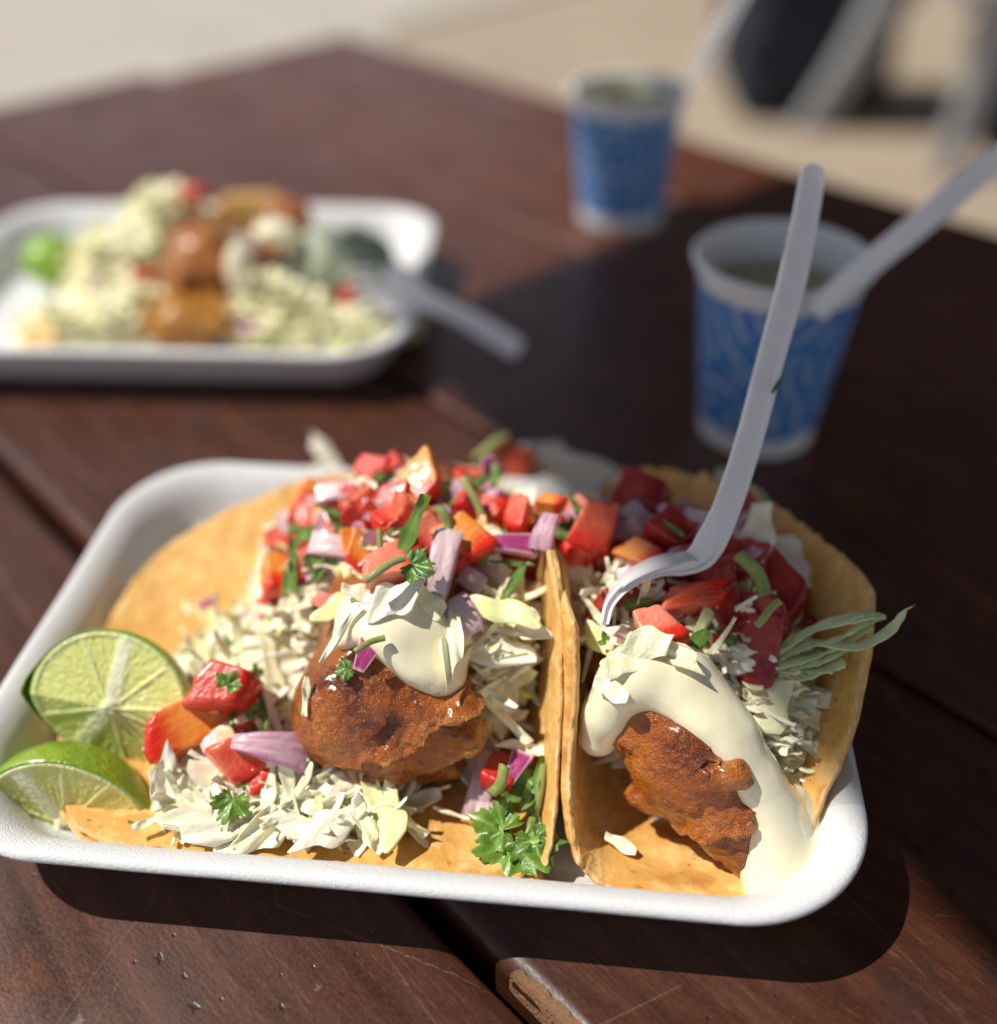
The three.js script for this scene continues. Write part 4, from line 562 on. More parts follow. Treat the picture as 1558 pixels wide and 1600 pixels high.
// tomato: spot, size, stretch, tone kind, angle, words
const tom = (px, py, w, k, deg, label, o = {}) => put('tomato_piece', tomatoKinds[k], tomatoM, px, py, { w, h: o.h ?? w * 0.8, d: o.d ?? w * 0.85, deg, lean: o.lean ?? 0.5, jit: o.jit ?? 0.4, lift: o.lift ?? 0.32, label, cat: 'tomato', group: 'pieces of chopped tomato', ...o });
const oni = (px, py, w, k, deg, label, o = {}) => put('onion_piece', onionKinds[k], onionM, px, py, { w, h: w, d: (o.d ?? w * 0.75) / 0.72, deg, lean: o.lean ?? 0.75, jit: o.jit ?? 0.2, lift: o.lift ?? 0.15, label, cat: 'onion', group: 'pieces of chopped red onion', ...o });
const herbLeaf = (px, py, w, k, deg, label, o = {}) => put('cilantro_leaf', leafKinds[k], herbM, px, py, { w: w * 1.5, deg, lean: o.lean ?? 0.7, jit: o.jit ?? 0.2, lift: o.lift ?? 0.12, label, cat: 'cilantro', group: 'bits of green cilantro', ...o });
const herbBand = (px, py, w, k, deg, label, o = {}) => put('cilantro_leaf', herbStrips[k], herbM, px, py, { w, d: (o.d ?? w * 0.42) / 0.42, h: w * 0.5, deg, lean: o.lean ?? 0.75, jit: o.jit ?? 0.2, lift: o.lift ?? 0.25, label, cat: 'cilantro', group: 'bits of green cilantro', ...o });
const stem = (px, py, w, k, deg, label, o = {}) => put('chopped_cilantro', stemKinds[k], herbM, px, py, { w, h: o.h ?? 12 / 0.2, d: o.h ?? 12 / 0.2, deg, lean: 0.8, jit: 0.1, lift: o.lift ?? 0.12, label, cat: 'cilantro', group: 'bits of green cilantro', ...o });
const cab = (px, py, w, k, deg, label, o = {}) => { const g = (o.wisp ? wispKinds : o.chunk ? chunkKinds : shredKinds)[k]; g.boundingBox || g.computeBoundingBox(); return put('cabbage_shred', g, cabbageM, px, py, { w, deg, lean: o.lean ?? 0.7, jit: o.jit ?? 0.22, unit: o.wisp ? 0.016 : 0.010, lift: o.lift ?? 0.12, label, cat: 'cabbage', group: 'shreds of pale cabbage', ...o, h: w, d: w * (o.d ?? 1) }); };

// --- loose cabbage that stands out
cab(532, 997, 108, 0, 122, 'long white cabbage strip slanting across the left end of the cream cap', { lift: 0.25, d: 0.8 });
cab(521, 952, 64, 5, 128, 'short cabbage strip above the long slanting one on the cream cap', { chunk: 1, k: 0, lift: 0.2, d: 0.8 });
cab(618, 942, 76, 3, -12, 'wide ragged cabbage flake lying on top of the cream cap', { chunk: 1, lift: 0.2 });
cab(668, 945, 62, 6, 35, 'cabbage flake at the upper right end of the cream cap, under the pale onion', { chunk: 1, lift: 0.2 });
cab(706, 1012, 86, 8, 106, 'cream-coated cabbage loop curling down at the edge of the cream cap', { chunk: 1, lift: 0.3, d: 0.6 });
cab(563, 930, 60, 9, 10, 'pale cabbage scrap under the pepper-red tomato above the cream cap', { chunk: 1 });
cab(482, 962, 74, 1, 70, 'pale cabbage leaf piece at the top left of the crisp fish', { chunk: 1 });
cab(790, 958, 96, 5, 12, 'big yellowish cabbage piece between the pico and the tortilla wall', { chunk: 1, y: 0.050, d: 0.7 });
cab(826, 978, 58, 3, 55, 'folded cabbage scrap leaning on the tortilla wall', { chunk: 1, y: 0.046 });
cab(772, 1016, 88, 0, 40, 'shaded cabbage leaf deep between fish and tortilla wall', { chunk: 1, y: 0.040 });
cab(805, 1028, 70, 4, 20, 'lower shaded cabbage leaf between fish and tortilla wall', { chunk: 1, y: 0.036 });
cab(785, 1120, 120, 2, 48, 'long cabbage ribbon hanging down beside the crisp fish', { y: 0.026, d: 0.7 });
cab(826, 1170, 86, 7, 12, 'white cabbage tip pointing at the tortilla wall above the purple onion cube', { chunk: 1, y: 0.021, d: 0.5 });
cab(742, 1185, 90, 3, 100, 'shaded cabbage leaf under the crisp fish', { chunk: 1, y: 0.012 });
cab(672, 1238, 66, 10, -14, 'thin cabbage strip lying on the bare tortilla under the fish', { y: 0.0115, d: 0.6 });
cab(706, 1272, 62, 12, 20, 'bent cabbage strip lying on the tortilla near the cilantro sprig', { y: 0.0115, d: 0.55 });
for (const [i, [x, y, w, k, d]] of [[432, 1010, 92, 4, 112], [452, 985, 84, 1, 96], [440, 1050, 88, 10, 80], [466, 1045, 78, 14, 100], [415, 1030, 76, 7, 130], [478, 1090, 60, 2, 95], [425, 975, 66, 5, 140]].entries()) cab(x, y, w, k, d, ['upright cabbage strip left of the crisp fish, outermost', 'tall cabbage strip touching the upper left of the fish', 'cabbage strip fanning down left of the fish', 'cabbage strip hugging the left flank of the fish', 'slanted white cabbage strip beyond the green pod', 'short cabbage end low on the left flank of the fish', 'blurred white strip above the fan of cabbage'][i], { d: 0.9 });
cab(257, 1222, 84, 7, 112, 'pointed white cabbage diamond right beside the front lime', { chunk: 1, lift: 0.5, y: 0.017, d: 0.75 });
cab(340, 1232, 92, 4, 60, 'big flat white cabbage square under the small red tomato', { chunk: 1, y: 0.016, d: 0.9 });
cab(300, 1262, 84, 9, -20, 'stack of pale cabbage leaves right of the front lime', { chunk: 1, y: 0.0125 });
cab(282, 1238, 70, 1, 10, 'yellowish cabbage layer behind the white diamond', { chunk: 1, y: 0.0145 });
const frontBits = [[238, 1288, 58, 2, -24, 0], [292, 1290, 70, 4, 25, 1], [330, 1298, 84, 0, 30, 1], [368, 1303, 66, 3, -38, 1], [398, 1290, 80, 3, -40, 0], [420, 1272, 34, 6, 30, 1], [420, 1303, 84, 8, -12, 1], [455, 1296, 74, 7, 30, 1], [440, 1255, 70, 9, 60, 0], [482, 1270, 66, 6, -50, 0], [515, 1300, 84, 10, -20, 1], [500, 1255, 74, 1, 10, 1], [545, 1262, 64, 8, 100, 0], [577, 1300, 44, 11, 95, 1], [566, 1272, 48, 3, 110, 1], [588, 1250, 50, 4, 95, 0], [610, 1284, 84, 5, 70, 1], [545, 1232, 60, 1, 30, 1], [478, 1310, 56, 12, 0, 0], [350, 1275, 62, 9, 80, 1]];
const frontWords = ['thin greenish cabbage sliver touching the foot of the front lime', 'flat white cabbage flake near the lime foot', 'broad white cabbage flake on the front lip of the tortilla', 'yellow-green cabbage flake folded at the front', 'green-edged cabbage curl at the front lip', 'tiny pale yellow cabbage square in the front bed', 'long white cabbage flake along the front lip', 'cupped cabbage curl like a small bowl at the front lip', 'tall bent cabbage strip below the lilac onion', 'hooked cabbage ribbon in the middle of the front bed', 'wide scooped white cabbage flake at the front lip', 'pale cabbage leaf behind the scooped flake', 'upright thin cabbage strip below the crisp fish', 'small rounded cabbage bit beside the yellow-green block', 'bright green cabbage edge standing up in the front bed', 'white cabbage stub behind the yellow-green block', 'yellow-green pleated cabbage block at the far end of the front bed', 'cabbage scrap under the tip of the crisp fish', 'small curled cabbage rim lowest in the front bed', 'white cabbage leaf standing below the cilantro leaf'];
frontBits.forEach(([x, y, w, k, d, c], i) => cab(x, y, w, k, d, frontWords[i], { chunk: c, y: 0.0132 + (i % 3) * 0.0012, lift: 0.25, lean: 0.55 }));
for (const [i, [x, y, w, k, d, c]] of [[285, 935, 80, 7, -30, 1], [375, 925, 84, 0, 110, 1], [330, 908, 70, 3, -15, 0], [305, 985, 60, 8, 95, 1], [352, 985, 60, 5, 30, 1], [392, 1020, 80, 4, 135, 0], [340, 1040, 66, 9, -20, 1], [318, 1015, 60, 10, 60, 0], [255, 950, 60, 2, -20, 0]].entries()) cab(x, y, w, k, d, ['blurred tan cabbage piece on the raised back of the tortilla', 'blurred bright white cabbage piece left of the big orange tomato', 'blurred cabbage streak on the back of the tortilla', 'blurred greenish cabbage block above the rear lime', 'blurred white cabbage block beside the magenta onion speck', 'white cabbage sliver beside the dark cilantro clump', 'pale cabbage behind the square red tomato', 'cabbage strip between rear lime and magenta onion', 'faint cabbage scrap nearest the back rim of the tortilla'][i], { chunk: c });
// cabbage of the spoon taco
for (const [i, [x, y, w, k, d, c]] of [[905, 905, 70, 4, 100, 1], [930, 945, 80, 1, 60, 0], [895, 940, 76, 10, 80, 0], [918, 985, 84, 3, 70, 1], [945, 1010, 70, 5, 30, 1], [905, 1010, 80, 14, 95, 0], [955, 1085, 62, 9, 30, 1], [968, 1045, 56, 6, -20, 1], [1010, 1015, 70, 2, 0, 1], [1062, 1030, 54, 8, 60, 1], [1120, 985, 96, 1, 60, 0], [1150, 1035, 70, 10, 30, 1], [1110, 1005, 66, 15, 50, 0], [1165, 1075, 76, 12, 65, 0], [1185, 1060, 60, 4, 80, 1], [890, 885, 60, 7, 90, 1], [975, 1000, 50, 0, 40, 1], [1205, 1110, 90, 6, 100, 1], [930, 910, 60, 13, 20, 0]].entries()) cab(x, y, w, k, d, ['upright white cabbage tip beside the spoon bowl', 'cabbage strip running down left of the spoon bowl', 'cabbage strip against the inner tortilla wall', 'pale cabbage leaf below the spoon bowl, nearest the wall', 'creamy cabbage scrap under the spoon bowl', 'cabbage strip hanging along the inner tortilla wall', 'cream-dipped cabbage flake stuck at the upper left of the sauce stream', 'small cabbage flake half sunk in the sauce stream', 'cabbage scrap left of the round pink tomato', 'greenish cabbage flake below the round pink tomato', 'white cabbage spike standing in the shade behind the sauce', 'shaded cabbage bundle right of the round pink tomato', 'green-edged cabbage strip behind the sauce crest', 'thin cabbage strip poking from the sauce shoulder', 'shaded cabbage curl above the sauce shoulder', 'white cabbage tip at the top of the tortilla wall', 'small cabbage crumb by the spoon tip', 'big shaded cabbage leaf low on the outer side of the sauce', 'greenish cabbage sliver at the neck of the spoon bowl'][i], { chunk: c, lift: 0.3 });
cab(970, 1320, 54, 9, 28, 'single cabbage flake lying on the floor of the tortilla with the spoon', { chunk: 1, y: 0.0085, d: 0.8 });
for (const [i, [x, y, w, k, d]] of [[870, 745, 130, 0, 40], [905, 775, 100, 4, 30], [1180, 850, 110, 9, 100], [1225, 890, 96, 3, 60], [1150, 915, 70, 5, 70], [1165, 800, 80, 8, 80], [845, 725, 70, 9, 30]].entries()) cab(x, y, w, k, d, ['bluish shaded cabbage leaf behind the pico at the back', 'shaded cabbage leaf at the back of the spoon taco', 'shaded cabbage leaf on the outer wall of the spoon taco', 'white shaded cabbage patch near the rim of the outer wall', 'curled green-white cabbage bit among the dark tomato', 'blurred cabbage leaf behind the spoon handle', 'blurred cabbage crest at the very top of the pile'][i], { chunk: 1, lift: 0.3 });
for (const [x, y, w, k, d, l] of [[508, 712, 46, 0, 80, 'blurred cabbage tuft standing at the back left of the pico'], [518, 748, 50, 4, 30, 'blurred white cabbage bit under the back left tuft'], [447, 785, 48, 1, 60, 'blurred cream-white cabbage block at the left edge of the pico'], [570, 765, 44, 9, 20, 'blurred white bit behind the lilac onion at the back']]) cab(x, y, w, k, d, l, { chunk: 1, lift: 0.5 });

// --- pico of the lime taco
tom(663, 764, 62, 1, 60, 'large orange-skinned tomato cube highest in the middle of the pico', { h: 53, d: 56, lift: 0.6 });
tom(617, 798, 62, 2, 100, 'deep red tomato cube just left of the orange-skinned one', { lift: 0.4 });
tom(576, 795, 45, 0, 70, 'red tomato piece between lilac onion and deep red cube', { lift: 0.3 });
tom(482, 806, 53, 3, 110, 'tall red tomato piece at the left shoulder of the pico', { lift: 0.4 });
tom(480, 888, 36, 2, 90, 'small bright red tomato piece framed by two cilantro leaves', { lift: 0.3 });
tom(612, 893, 84, 5, -32, 'pinkish red tomato wedge crossed by a cilantro stem above the cream cap', { h: 52, d: 56, lift: 0.5, jit: 0.1 });
tom(664, 842, 53, 5, 120, 'dark red tomato piece right of the bright cilantro leaf', { lift: 0.2 });
tom(728, 850, 67, 8, 40, 'red-orange tomato cube above the round pink onion', { y: 0.054, lift: 0.4 });
tom(792, 752, 79, 0, 120, 'big red tomato piece topped by a green stem at the back', { h: 78, lift: 0.45 });
tom(810, 812, 55, 9, 95, 'upright red tomato strip behind the vivid purple onion', { y: 0.053, h: 40, d: 36, lift: 0.5 });
tom(861, 795, 34, 8, 30, 'small orange-red tomato cube at the right end of the ridge', { y: 0.057, lift: 0.7 });
tom(440, 905, 62, 1, 100, 'large orange-brown tomato piece low on the left side', { lift: 0.4, h: 50 });
tom(420, 955, 38, 4, 60, 'small red tomato bit under the orange-brown one', { lift: 0.3 });
tom(583, 742, 46, 4, 30, 'blurred red tomato piece at the far back of the pico', { lift: 0.5 });
tom(720, 790, 52, 7, 70, 'dark red tomato piece under the lilac onion at the back', { lift: 0.3 });
tom(756, 800, 52, 5, 20, 'dark tomato piece in the hollow behind the upright strip', { lift: 0.1 });
tom(545, 815, 38, 7, 40, 'dark red tomato bit behind the pink onion', { lift: 0.1 });
tom(705, 880, 38, 2, 150, 'shadowed tomato bit above the pale kite of onion', { lift: 0.1 });
tom(518, 840, 34, 5, 20, 'half hidden dark tomato bit under the purple-topped onion', { lift: 0.1 });
tom(760, 840, 45, 8, 130, 'tomato bit left of the vivid purple onion', { y: 0.050, lift: 0.2 });
tom(640, 872, 31, 5, 0, 'wet dark tomato bit under the bright cilantro leaf', { lift: 0.1 });
tom(347, 1080, 84, 7, 10, 'square red tomato cube with a cilantro leaf on it, beside the rear lime', { h: 60, d: 66, y: 0.030, lift: 0.2, jit: 0.15, lean: 0.8 });
tom(300, 1135, 112, 8, 150, 'orange-red tomato triangle with seeds, leaning on the rear lime', { h: 50, d: 74, y: 0.022, lift: 0.2, jit: 0.15, lean: 0.7 });
tom(370, 1188, 66, 9, 50, 'small red tomato cube half covered by the big lilac onion', { y: 0.021, lift: 0.2, h: 50 });
tom(397, 1212, 54, 3, 40, 'tomato corner with a green seed under the big lilac onion', { y: 0.0175, lift: 0.1 });
tom(782, 1212, 52, 4, 100, 'red tomato cube behind the purple onion cube at the tortilla wall', { y: 0.0165 });
oni(539, 775, 92, 0, -5, 'pale lilac onion slice at the upper left of the pico', { d: 44, lift: 0.4 });
oni(536, 866, 96, 3, 14, 'white onion slice with a purple top edge left of the tomato wedge', { d: 48, lift: 0.5, jit: 0.1 });
oni(535, 828, 80, 1, 20, 'pinkish onion piece behind the purple-edged slice', { d: 44, lift: 0.2 });
oni(455, 832, 54, 0, 100, 'pale onion piece at the left edge of the pico', { lift: 0.3 });
oni(690, 900, 118, 3, 102, 'tall kite-shaped pale onion slice in front of the red-orange tomato', { d: 54, lift: 0.6, jit: 0.08, lean: 0.9 });
oni(736, 912, 46, 6, 30, 'round pink onion bit right of the kite-shaped slice', { lift: 0.4 });
oni(798, 858, 92, 2, 6, 'vivid purple glossy onion slice before the upright tomato strip', { y: 0.053, d: 38, lift: 0.6, jit: 0.08 });
oni(851, 836, 62, 1, 100, 'pale pink onion piece at the top of the tortilla wall', { y: 0.058, d: 44, lift: 0.4 });
oni(574, 1022, 66, 5, 112, 'small magenta onion square lying on the cream cap', { d: 44, lift: 0.2, jit: 0.05, lean: 0.9 });
oni(717, 788, 58, 4, 70, 'lilac onion piece behind the orange-skinned tomato', { lift: 0.5 });
oni(722, 968, 66, 6, 60, 'pinkish onion piece under the round onion bit', { lift: 0.2 });
oni(508, 893, 66, 4, 160, 'thin pink onion edge under the framed tomato', { d: 26, lift: 0.1 });
oni(573, 845, 40, 5, 60, 'dark purple onion corner in the gap above the tomato wedge', { lift: 0.1 });
oni(480, 770, 52, 3, 60, 'blurred lilac onion piece at the back left', { lift: 0.4 });
oni(610, 822, 34, 1, 120, 'small pink onion bit behind the bright cilantro leaf', { lift: 0.5 });
oni(424, 1175, 112, 7, 8, 'big lilac onion trapezoid in front of the crisp fish', { d: 60, y: 0.0235, lift: 0.4, jit: 0.05, lean: 0.8 });
oni(348, 1150, 74, 0, -30, 'pale pink onion slice under the square tomato', { d: 50, y: 0.0215 });
oni(255, 1168, 56, 4, 20, 'lilac onion piece at the foot of the rear lime', { d: 36, y: 0.0165 });
oni(330, 958, 34, 5, 60, 'magenta onion speck on the back of the tortilla', { lift: 0.5 });
oni(336, 1008, 42, 2, 70, 'purple onion sliver beside the dark cilantro clump', { d: 20, lift: 0.3 });
oni(385, 985, 56, 3, -20, 'pale lilac onion bit left of the cabbage fan', { lift: 0.3 });
oni(345, 908, 50, 4, 70, 'greyish onion piece high on the back of the tortilla', { d: 26, lift: 0.3 });
oni(805, 1206, 60, 5, 112, 'magenta onion cube with a pale edge beside the tortilla wall', { d: 34, y: 0.0195, jit: 0.05, lift: 0.4 });
oni(752, 1228, 104, 6, 100, 'large pale onion leaf in the shade near the cilantro sprig', { d: 52, y: 0.0135 });
oni(770, 1265, 54, 0, 10, 'lilac onion bit at the base of the pale onion leaf', { d: 26, y: 0.0125 });
herbBand(456, 892, 92, 0, 95, 'broad cilantro leaf left of the framed red tomato', { push: 0.007, d: 44, lift: 0.4 });
herbBand(494, 866, 80, 2, 75, 'cilantro leaf right of the framed red tomato', { push: 0.007, d: 40, lift: 0.4 });
herbBand(489, 910, 54, 1, -30, 'dark rolled cilantro bit under the framed tomato', { push: 0.007, d: 16, lift: 0.3 });
herbBand(647, 830, 96, 0, 112, 'bright wet cilantro leaf in the middle of the pico', { push: 0.008, d: 52, lift: 0.6, jit: 0.08, lean: 0.95 });
stem(592, 858, 58, 1, 95, 'yellow-green cilantro stem left of the bright leaf', { push: 0.007, h: 44 });
stem(603, 905, 66, 0, -30, 'pale cilantro stem across the pinkish tomato wedge', { push: 0.007, h: 64, lift: 0.7 });
herbLeaf(640, 892, 44, 2, 20, 'dark crumpled cilantro leaf on the pinkish tomato wedge', { push: 0.007, lift: 0.5 });
herbBand(652, 884, 40, 1, -20, 'dark glossy cilantro stem end beside the crumpled leaf', { push: 0.007, d: 14, lift: 0.7 });
stem(695, 820, 40, 1, 75, 'stubby green stem above the red-orange tomato', { push: 0.007, h: 80, lift: 0.5 });
stem(739, 790, 62, 0, 70, 'cilantro stem with a dark tip behind the lilac onion', { push: 0.007, h: 60, lift: 0.6 });
herbLeaf(732, 758, 20, 2, 120, 'tiny dark leaf at the tip of the back stem', { push: 0.007, lift: 0.6 });
stem(768, 732, 58, 0, -30, 'green stem lying on the big back tomato', { push: 0.007, h: 60, lift: 1.4 });
herbBand(760, 868, 44, 0, 110, 'small green leaf bit left of the vivid purple onion', { y: 0.053, d: 20, lift: 0.4 });
cab(770, 853, 36, 2, 60, 'tiny white cabbage bit beside the vivid purple onion', { chunk: 1, lift: 1.2 });
herbBand(802, 915, 74, 2, 120, 'bright cilantro leaf hanging at the tortilla wall', { y: 0.051, d: 32, lift: 0.4 });
herbBand(800, 882, 70, 3, 5, 'green strip under the vivid purple onion', { y: 0.052, d: 18, lift: 0.3 });
herbLeaf(548, 1050, 28, 4, 170, 'small dark cilantro leaf on the lower edge of the cream cap', { lift: 0.35 });
stem(580, 1024, 50, 1, -25, 'thin cilantro stem across the magenta onion square', { h: 50, lift: 1.0 });
herbLeaf(354, 1082, 32, 1, -60, 'lobed cilantro leaf stuck on the square red tomato', { y: 0.036, lift: 0.5, lean: 0.95 });
herbLeaf(386, 1100, 40, 3, 120, 'frilly cilantro leaf edge right of the square tomato', { y: 0.027 });
herbBand(408, 1090, 110, 0, 78, 'long yellow-green pod-like strip beside the square tomato', { d: 24, y: 0.027 });
herbLeaf(368, 1254, 46, 1, 110, 'bright cilantro leaf below the small red tomato', { y: 0.0185, lift: 0.4 });
herbBand(416, 1228, 74, 2, -10, 'curved cilantro leaf under the big lilac onion', { d: 30, y: 0.018 });
herbLeaf(492, 1240, 36, 0, 60, 'green cilantro leaf tip in the front cabbage bed', { y: 0.0165 });
herbBand(225, 1292, 50, 0, 10, 'crushed green leaf under the foot of the front lime', { d: 16, y: 0.0105 });
herbBand(369, 1020, 60, 1, 50, 'dark cilantro clump beside the cabbage fan', { d: 30 });
herbBand(369, 968, 56, 0, 100, 'blurred cilantro leaf behind the dark clump', { d: 28 });
herbBand(345, 1002, 44, 2, 20, 'blurred pale green leaf above the dark clump', { d: 22 });
herbBand(515, 800, 46, 1, 20, 'dark olive leaf bit under the pale lilac onion', { push: 0.007, d: 22, lift: 0.3 });
stem(548, 812, 28, 0, 90, 'tiny yellow stem bit over the pinkish onion', { push: 0.007, h: 60, lift: 1.2 });
stem(780, 1228, 46, 1, 118, 'light green stem stub leaning on the magenta onion cube', { h: 92, y: 0.0215, lift: 0.6 });
// the cilantro sprig that hangs over the front lip
{
  const t = thing('cilantro_sprig', 'large cilantro sprig hanging over the tortilla lip between the two tacos', 'cilantro'), b = Lt(812, 1290, 0.0105); t.position.copy(toWorld(b)); t.quaternion.copy(trayQ);
  const add = (name, geo, px, py, y, w, deg, o = {}) => { const p = Lt(px, py, y), s = toWorld(p).sub(V(0, CAMH, 0)).dot(fw) / FPX, m = mesh(name, geo, herbM, t); m.position.copy(p.clone().sub(b)); m.quaternion.copy(facing(p, deg, o.lean ?? 0.85, pieceR, 0.15)); m.scale.set(w * s, (o.h ?? w) * s, (o.d ?? w) * s); };
  add('leaf', leafKinds[0], 792, 1300, 0.0150, 104, 205, { lean: 0.95 }); add('leaf', leafKinds[1], 806, 1310, 0.0140, 132, 102, { lean: 0.95 }); add('leaf', leafKinds[4], 832, 1306, 0.0145, 96, 75);
  add('leaf', herbStrips[0], 836, 1225, 0.0195, 92, 108, { d: 44 }); add('leaf', herbStrips[2], 806, 1240, 0.0175, 90, 122, { d: 62 }); add('leaf', herbStrips[1], 836, 1280, 0.0155, 92, 72, { d: 40 });
  add('stem', stemKinds[1], 838, 1250, 0.0175, 110, 104, { h: 70, d: 70 });
}
// --- pico of the spoon taco
tom(927, 838, 71, 0, 110, 'red kite-shaped tomato piece left of the spoon neck', { h: 54, d: 60, lift: 0.7, lean: 0.8, jit: 0.1 });
tom(1002, 875, 53, 8, 40, 'orange-red tomato piece just behind the spoon bowl', { lift: 0.3 });
tom(1002, 790, 69, 10, 30, 'tomato cube with shade painted into its red at the back of the spoon taco', { lift: 0.5 });
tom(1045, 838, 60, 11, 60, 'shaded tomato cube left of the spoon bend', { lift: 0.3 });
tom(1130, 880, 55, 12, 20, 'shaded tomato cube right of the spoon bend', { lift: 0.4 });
tom(1112, 915, 69, 12, 100, 'shade-tinted tomato cube below the spoon bend', { lift: 0.3 });
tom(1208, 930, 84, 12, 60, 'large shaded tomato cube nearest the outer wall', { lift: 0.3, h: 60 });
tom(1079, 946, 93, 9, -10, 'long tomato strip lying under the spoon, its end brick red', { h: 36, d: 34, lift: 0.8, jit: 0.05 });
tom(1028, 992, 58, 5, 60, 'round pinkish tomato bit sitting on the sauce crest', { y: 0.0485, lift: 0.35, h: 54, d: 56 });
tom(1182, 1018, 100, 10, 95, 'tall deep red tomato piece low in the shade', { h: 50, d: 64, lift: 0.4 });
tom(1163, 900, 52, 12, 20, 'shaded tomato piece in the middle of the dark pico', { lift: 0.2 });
tom(1125, 960, 62, 10, 70, 'shade-tinted tomato piece right of the long strip', { lift: 0.2 });
tom(1190, 965, 66, 12, 10, 'shade-tinted tomato piece above the tall deep red one', { lift: 0.2 });
tom(1070, 880, 52, 12, 150, 'shade-tinted tomato piece hidden under the spoon neck', { lift: 0.1 });
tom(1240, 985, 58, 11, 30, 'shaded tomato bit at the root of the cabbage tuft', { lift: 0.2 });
oni(971, 845, 62, 1, 40, 'mauve onion piece between kite tomato and spoon neck', { lift: 0.3 });
oni(994, 815, 50, 0, 60, 'greyish lilac onion bit in the shade of the spoon taco', { lift: 0.4 });
oni(1025, 922, 80, 6, 20, 'pale mauve onion slice under the spoon bowl', { d: 44, lift: 0.1 });
oni(1090, 835, 60, 3, 100, 'shaded onion piece behind the spoon handle', { lift: 0.3 });
oni(935, 780, 64, 4, 30, 'bluish lilac onion piece at the back of the spoon taco', { lift: 0.3 });
oni(1140, 990, 50, 3, 80, 'shaded onion sliver right of the round pinkish tomato', { d: 22, lift: 0.2 });
herbBand(901, 798, 50, 1, 60, 'dark green leaf at the right end of the pico ridge', { push: 0.007, d: 28, lift: 0.5 });
herbBand(964, 795, 54, 3, -30, 'dark green leaf in the shade by the back tomato', { push: 0.007, d: 26, lift: 0.4 });
stem(1173, 918, 70, 1, 60, 'pale green curved stem among the shaded tomato', { push: 0.007, h: 110, lift: 0.8 });
stem(1188, 1015, 50, 0, -40, 'small green stem on the tall deep red tomato', { h: 60, lift: 3 });
herbBand(1052, 832, 40, 1, 40, 'shaded green leaf bit near the spoon bend', { push: 0.007, d: 20, lift: 0.8 });
// the tuft of long cabbage strands that pokes out over the outer wall
{
  const t = thing('cabbage_tuft', 'tuft of long pale green cabbage strands poking out over the outer tortilla wall', 'cabbage'), b = Lt(1250, 1020, 0.040); t.position.copy(toWorld(b)); t.quaternion.copy(trayQ);
  const strand = (pts, w) => { const c = new THREE.CatmullRomCurve3(pts.map(([x, y, h]) => Lt(x, y, h).sub(b))), n = 40, pos = [], idx = [], uv = [], col = []; for (let i = 0; i <= n; i++) { const u = i / n, p = c.getPoint(u), d = c.getTangent(u), n1 = V(0, 1, 0).cross(d).normalize(), n2 = d.clone().cross(n1), ww = w * (0.75 + 0.4 * Math.sin(u * 5 + w * 9000) + 0.5 * nz(u * 14, w * 7000, 1)) * (1 - 0.3 * u); for (let k = 0; k < 8; k++) { const a = k / 8 * 6.283; const q = p.clone().addScaledVector(n1, Math.cos(a) * ww * 0.72).addScaledVector(n2, Math.sin(a) * ww * 0.22); pos.push(q.x, q.y, q.z); uv.push(u * 0.03, k * 0.001); const f = clamp(0.5 + nz(u * 9, k * 0.8, w * 5000)); col.push(...mix3([0.50, 0.62, 0.24], [0.72, 0.78, 0.46], f)); } } for (let i = 0; i < n; i++) for (let k = 0; k < 8; k++) { const A = i * 8 + k, B = i * 8 + (k + 1) % 8; idx.push(A, B, A + 8, B, B + 8, A + 8); } mesh('strand', geoOf(pos, idx, uv, col), cabbageM, t); };
  strand([[1215, 1030, 0.040], [1270, 1005, 0.044], [1340, 1010, 0.046], [1390, 985, 0.049], [1415, 955, 0.053], [1428, 946, 0.056]], 0.00201);
  strand([[1215, 1025, 0.041], [1265, 985, 0.046], [1320, 968, 0.049], [1362, 962, 0.050], [1384, 964, 0.050]], 0.00263);
  strand([[1212, 1040, 0.039], [1260, 1030, 0.042], [1310, 1012, 0.044], [1345, 990, 0.046], [1360, 978, 0.047]], 0.00233);
  strand([[1214, 1034, 0.0405], [1262, 1012, 0.044], [1318, 994, 0.0465], [1352, 974, 0.049], [1376, 968, 0.049]], 0.00120);
  strand([[1216, 1020, 0.042], [1258, 994, 0.046], [1300, 977, 0.049], [1350, 960, 0.051]], 0.00110);
  strand([[1213, 1050, 0.038], [1262, 1040, 0.0415], [1306, 1024, 0.043], [1338, 1004, 0.045]], 0.00125);
  strand([[1215, 1055, 0.037], [1250, 1048, 0.039], [1290, 1046, 0.040], [1320, 1034, 0.042]], 0.00248);
  strand([[1212, 1045, 0.038], [1245, 1058, 0.037], [1275, 1052, 0.039], [1300, 1040, 0.040]], 0.00201);
}
